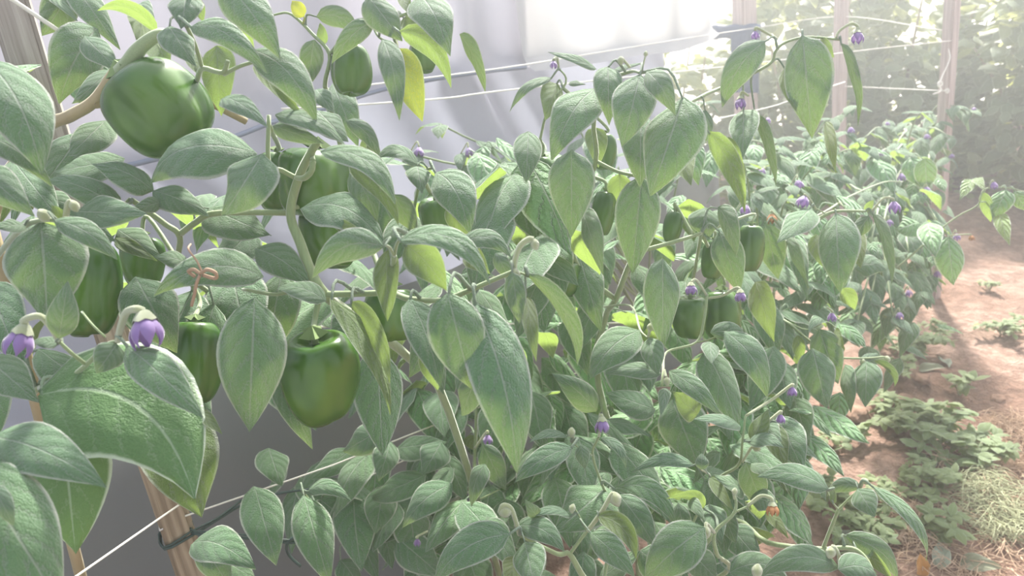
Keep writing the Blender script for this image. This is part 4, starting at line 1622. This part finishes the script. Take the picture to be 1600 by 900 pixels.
# ------------------------------------------------------------------ plants further along
FAR = [
    ('hazy pepper plant behind the tall middle clump, below the white sheet hem', (0.30, 1.72), 21,
     [(690, 195, 1.25), (720, 240, 1.2), (770, 230, 1.3), (820, 260, 1.35), (740, 290, 1.15), (690, 300, 1.05), (790, 330, 1.1), (640, 240, 1.1), (900, 190, 1.5), (1070, 220, 1.5), (1000, 240, 1.4), (1100, 160, 1.6), (850, 330, 1.2)], (650, 1090, 205, 470, 1.12, 1.4, 70)),
    ('hazy pepper plant seen in the gap right of the tall middle clump', (0.72, 1.98), 22,
     [(1120, 230, 1.6), (1190, 190, 1.7), (1220, 215, 1.65), (1300, 185, 1.8), (1320, 205, 1.7), (1345, 230, 1.65), (1250, 250, 1.6), (1180, 270, 1.5), (1300, 270, 1.5), (1350, 300, 1.5), (1140, 290, 1.45), (1330, 165, 1.85), (1160, 215, 1.65), (1260, 205, 1.75), (1280, 230, 1.65), (1220, 275, 1.5), (1170, 330, 1.4), (1320, 325, 1.5)], (1090, 1370, 215, 480, 1.5, 1.8, 60)),
    ('pepper plant in front of the slim path post, its shoots brushing the post', (1.10, 2.12), 23,
     [(1400, 235, 1.85), (1440, 215, 1.95), (1445, 250, 1.8), (1465, 345, 1.65), (1485, 372, 1.6), (1400, 300, 1.7), (1430, 330, 1.7), (1380, 350, 1.6), (1420, 395, 1.55), (1390, 420, 1.5), (1370, 240, 1.9), (1440, 175, 2.1), (1390, 270, 1.8), (1420, 260, 1.85), (1360, 380, 1.5), (1450, 400, 1.6), (1440, 300, 1.75)], (1320, 1470, 270, 520, 1.6, 2.0, 34)),
    ('low pepper plant at the right end of the row, drooping onto the soil', (1.00, 1.95), 24,
     [(1360, 470, 1.5), (1410, 460, 1.55), (1440, 455, 1.6), (1330, 440, 1.5), (1395, 495, 1.5), (1340, 500, 1.45), (1300, 470, 1.4), (1455, 430, 1.7)], (1260, 1440, 420, 560, 1.5, 1.8, 22)),
    ('last pepper plant, partly hidden behind the slim path post, its tips above the path', (1.42, 2.62), 25,
     [(1495, 165, 2.35), (1515, 172, 2.4), (1470, 190, 2.4), (1430, 200, 2.4), (1380, 195, 2.4), (1350, 215, 2.3), (1490, 215, 2.3), (1480, 245, 2.3), (1455, 270, 2.2), (1400, 225, 2.3)], (1350, 1470, 220, 380, 2.3, 2.6, 24)),
]
for label, (rx, ry), seed, tips, fl in FAR:
    pl = Plant('pepper_plant', label, root_at(rx, ry), group=GRP)
    r = random.Random(seed)
    tops = pl.root + Vector((0.02, 0, 0.42))
    pl.stem([pl.root - Z * 0.03, pl.root + Vector((0.01, 0, 0.2)), tops], 0.010, 0.006, 'stem')
    for k, (x, y, d) in enumerate(tips):
        tip = P(x, y, d)
        midp = tops.lerp(tip, 0.55) + Vector((r.uniform(-.03, .03), 0, 0.06 if tip.z > tops.z else 0.1))
        pl.sprig([tops - Z * r.uniform(0, 0.15), midp, tip], n=4, size=0.085, r0=0.003, seed=seed * 40 + k, flower=(k % 3 == 1), droop=0.9, ratio=0.52)
    pl.fill(fl[0], fl[1], fl[2], fl[3], fl[4], fl[5], fl[6], 0.085, seed)
    if seed == 23:
        # the long shoot that reaches out over the path
        pl.stem([(1400, 420, 1.55), (1440, 385, 1.52), (1472, 356, 1.5), (1500, 336, 1.49), (1528, 320, 1.48), (1538, 296, 1.48), (1572, 293, 1.48), (1604, 300, 1.48)], 0.0036, 0.0016)
        pl.leaves('''
1450 348 1462 402 36 1.50
1482 370 1490 446 44 1.50
1436 346 1400 360 40 1.55
1572 296 1550 344 34 1.47
1536 300 1548 347 18 1.49 u
1560 332 1578 384 22 1.48 u
1518 280 1499 313 20 1.48 u
1586 298 1604 330 24 1.47
1526 278 1540 300 14 1.47 u
1446 247 1448 300 34 1.75
1422 246 1452 296 40 1.80
''')
        pl.flower(1553, 290, 13, 1.47, stalk=[(1550, 282, 1.47), (1545, 294, 1.475)], detail=False)
        pl.flower(1448, 298, 14, 1.7, stalk=[(1446, 288, 1.7), (1436, 300, 1.72)], detail=False)
        pl.flower(1408, 277, 14, 1.75, stalk=[(1406, 268, 1.75), (1396, 290, 1.72)], detail=False)
        pl.flower(1518, 372, 10, 1.5, mat='withered', label='yellowing withered flower', stalk=[(1510, 366, 1.5), (1484, 368, 1.5)], detail=False)
    pl.done()

# ================================================================== weeds and litter on the soil
WG = 'weeds growing on the soil path'


def weed(x, y, rad, n, leaf, seed, label, h=0.08, mat='weed_leaf'):
    r = random.Random(seed)
    z0 = ground_z(x, y)
    root = thing('weed', label, 'weed', (x, y, z0), WG)
    vs, fs, uvs = [], [], []
    ns = max(4, n // 14)
    sv, sf = [], []
    for s in range(ns):
        az = r.uniform(0, 6.28)
        rr = rad * r.uniform(0.3, 1.0)
        e = Vector((x + math.cos(az) * rr, y + math.sin(az) * rr, z0 + h * r.uniform(0.4, 1.0)))
        m_ = Vector((x, y, z0)).lerp(e, 0.5) + Z * h * 0.35
        v2, f2 = tube_geo([Vector((x, y, z0 - 0.01)), m_, e], [0.0018, 0.0009], 5, 4, len(sv))
        sv += v2
        sf += f2
        pts, _ = catmull([Vector((x, y, z0)), m_, e], [1, 1, 1], 7)
        for k in range(int(n * 1.7) // ns):
            p = pts[r.randrange(3, len(pts))]
            a2 = r.uniform(0, 6.28)
            dv = Vector((math.cos(a2), math.sin(a2), r.uniform(-0.5, 0.35))).normalized()
            L = leaf * r.uniform(0.35, 1.0)
            small_leaf(vs, fs, uvs, p + Z * 0.004, dv, Vector((r.uniform(-.4, .4), r.uniform(-.4, .4), 1)), L, L * r.uniform(0.4, 0.65))
    for v in vs:
        v.z = max(v.z, ground_z(v.x, v.y) + 0.002)
    link_mesh('stem', sv, sf, M['stem'], root, (x, y, z0))
    f = link_mesh('foliage', vs, fs, M[mat], root, (x, y, z0), uvs=uvs)
    f['kind'] = 'stuff'


for k, (px, py, rad, n, lf, lab, h) in enumerate([
    (1405, 668, 0.11, 150, 0.042, 'leafy weed clump on the soil, the upper left one of the big patch', 0.07),
    (1465, 690, 0.13, 190, 0.045, 'largest leafy weed clump in the middle of the path edge', 0.08),
    (1520, 715, 0.12, 130, 0.045, 'sprawling weed clump right of the largest one', 0.06),
    (1470, 755, 0.09, 80, 0.035, 'thin weed tuft below the largest clump, beside the cut grass', 0.05),
    (1425, 545, 0.14, 260, 0.028, 'fine leaved weed patch under the end of the pepper row', 0.07),
    (1400, 590, 0.10, 120, 0.026, 'fine weed patch in the shade just below the row end', 0.05),
    (1570, 510, 0.12, 160, 0.030, 'dark weed patch farther along the path at the right edge', 0.06),
    (1500, 610, 0.04, 26, 0.045, 'small single weed in bare soil in the middle of the path', 0.05),
    (1545, 445, 0.05, 40, 0.022, 'tiny weed tuft on bare path near the shrubs', 0.04),
    (1380, 830, 0.12, 120, 0.030, 'shaded fine weeds right of the low pepper shoots', 0.05),
    (1330, 870, 0.10, 110, 0.032, 'shaded weed patch at the bottom edge under the low shoots', 0.05),
    (1460, 835, 0.07, 60, 0.040, 'broad leaved weed beside the orange dry leaf', 0.06),
    (1270, 790, 0.08, 60, 0.035, 'weed half hidden under the low pepper shoots', 0.05),
    (1330, 800, 0.10, 130, 0.030, 'dense shaded weeds under the stretched low shoot with the end bud', 0.05),
    (1420, 770, 0.09, 110, 0.030, 'weeds between the low shoots and the cut grass', 0.05),
    (1320, 690, 0.09, 70, 0.030, 'sparse weed on dark soil below the last low leaves of the row', 0.04),
    (1470, 520, 0.07, 60, 0.026, 'weed tuft at the foot of the slim path post', 0.05),
]):
    g = G(px, py)
    weed(g.x, g.y, rad, n, lf, k + 60, lab, h)


def strands(name, label, cat, mat, boxes, n, L, rad, seed, lift=0.02):
    r = random.Random(seed)
    vs, fs = [], []
    for _ in range(n):
        x0, x1, y0, y1 = boxes[r.randrange(len(boxes))]
        g = G(r.uniform(x0, x1), r.uniform(y0, y1))
        az = r.uniform(0, 6.28)
        l = L * r.uniform(0.4, 1.3)
        dv = Vector((math.cos(az), math.sin(az), 0)) * l
        cz = r.uniform(0, lift)
        pp = []
        for s in (0, 0.5, 1):
            q = g + dv * (s - 0.5) + Vector((r.uniform(-1, 1), r.uniform(-1, 1), 0)) * l * 0.08
            q.z = ground_z(q.x, q.y) + 0.003 + cz + (0.25 * cz if s == 0.5 else 0) + r.uniform(0, 0.004)
            pp.append(q)
        v2, f2 = tube_geo(pp, [rad, rad * 0.6], 3, 2, len(vs))
        vs += v2
        fs += f2
    o = link_mesh(name, vs, fs, M[mat], None, vs[0])
    tag(o, label, cat, kind='stuff')


M['straw'] = plain('straw', (0.58, 0.42, 0.30), 0.8, var=0.35, scale=12, spec=0.2)
M['cut_grass'] = plain('cut_grass', (0.52, 0.54, 0.34), 0.75, var=0.3, scale=12, trans=(0.5, 0.55, 0.3), tfac=0.15)
strands('straw', 'dry straw scattered over the soil in the lower right corner', 'straw', 'straw', [(1390, 1610, 770, 910), (1460, 1610, 700, 800), (1540, 1620, 640, 720), (1380, 1460, 790, 840)], 1500, 0.06, 0.0009, 5)
strands('cut_grass', 'pale green cut grass strewn at the right edge of the soil', 'grass', 'cut_grass', [(1490, 1610, 755, 815), (1530, 1610, 790, 830), (1500, 1570, 740, 790)], 800, 0.06, 0.0009, 6, 0.03)

# the orange dry leaf, some fallen leaves and clods
M['dry_leaf'] = leaf_material('dry_leaf', (0.55, 0.27, 0.08), (0.50, 0.28, 0.10), (0.5, 0.25, 0.05), tfac=0.15, fuzz=0.1, pale=(0.6, 0.4, 0.2))


def lying_leaf(px, py, L, wd, mat, label, tilt, seed, name='fallen_leaf'):
    g = G(px, py)
    r = random.Random(seed)
    az = r.uniform(0, 6.28)
    g.z = ground_z(g.x, g.y) + 0.004
    dv = Vector((math.cos(az) * math.cos(tilt), math.sin(az) * math.cos(tilt), math.sin(tilt)))
    vs, fs, uvs = leaf_geo(g, g + dv * L, wd, Vector((-dv.x * 0.5, -0.6, 1.0)), seed=seed, wave=1.6, fold=-0.35)
    for v in vs:
        v.z = max(v.z, ground_z(v.x, v.y) + 0.003)
    o = link_mesh(name, vs, fs, M[mat], None, g, uvs=uvs)
    tag(o, label, 'leaf')


lying_leaf(1441, 893, 0.045, 0.028, 'dry_leaf', 'dry orange leaf standing up on the soil at the bottom edge', 1.25, 3)
M['grey_leaf'] = leaf_material('wilted_leaf', (0.30, 0.34, 0.26), (0.34, 0.36, 0.28), (0.3, 0.35, 0.2), tfac=0.15, fuzz=0.4)
for k, (px, py, lab) in enumerate([(1500, 865, 'large wilted grey leaf right of the dry orange leaf'), (1470, 880, 'wilted grey leaf touching the dry orange leaf'), (1300, 838, 'pale fallen leaf in shade under the low shoots'),
                                   (1435, 578, 'pale fallen leaf on the path edge left of the small single weed'), (1470, 562, 'pale fallen leaf near the weeds under the row end'), (1555, 800, 'long wilted leaf on the cut grass')]):
    lying_leaf(px, py, 0.07, 0.035, 'grey_leaf', lab, 0.12, k + 20)
r = random.Random(77)
for k, (px, py, s, lab) in enumerate([(1340, 655, 0.035, 'reddish soil clod below the last low leaf of the row'), (1375, 640, 0.028, 'small soil clod on the ridge right of the last low leaf'), (1410, 625, 0.03, 'soil clod on the bed edge above the largest weed clump'),
                                      (1300, 640, 0.03, 'dark soil clod in the shade of the row'), (1560, 612, 0.018, 'pale pebble sized clod on the bare path'), (1440, 600, 0.022, 'soil clod between the path weeds')]):
    g = G(px, py)
    bm = bmesh.new()
    bmesh.ops.create_icosphere(bm, subdivisions=3, radius=s)
    for v in bm.verts:
        nz = noise.noise(v.co * (1.4 / s) + Vector((k * 9, 0, 0)))
        v.co *= 1 + 0.35 * nz
        v.co.z *= 0.6
    me = bpy.data.meshes.new('soil_clod')
    bm.to_mesh(me)
    bm.free()
    me.materials.append(M['clod'])
    o = bpy.data.objects.new('soil_clod', me)
    COL.objects.link(o)
    o.location = (g.x, g.y, ground_z(g.x, g.y) + s * 0.2)
    tag(o, lab, 'soil clod', 'soil clods at the bed edge')

# ================================================================== picture settings
sc.view_settings.view_transform = 'Standard'
sc.view_settings.look = 'None'
sc.view_settings.exposure = 0.1
sc.view_settings.gamma = 1.0
sc.view_settings.use_curve_mapping = False
sc.cycles.use_denoising = True
sc.cycles.max_bounces = 10
sc.cycles.diffuse_bounces = 4
sc.cycles.transmission_bounces = 6
sc.cycles.volume_bounces = 1
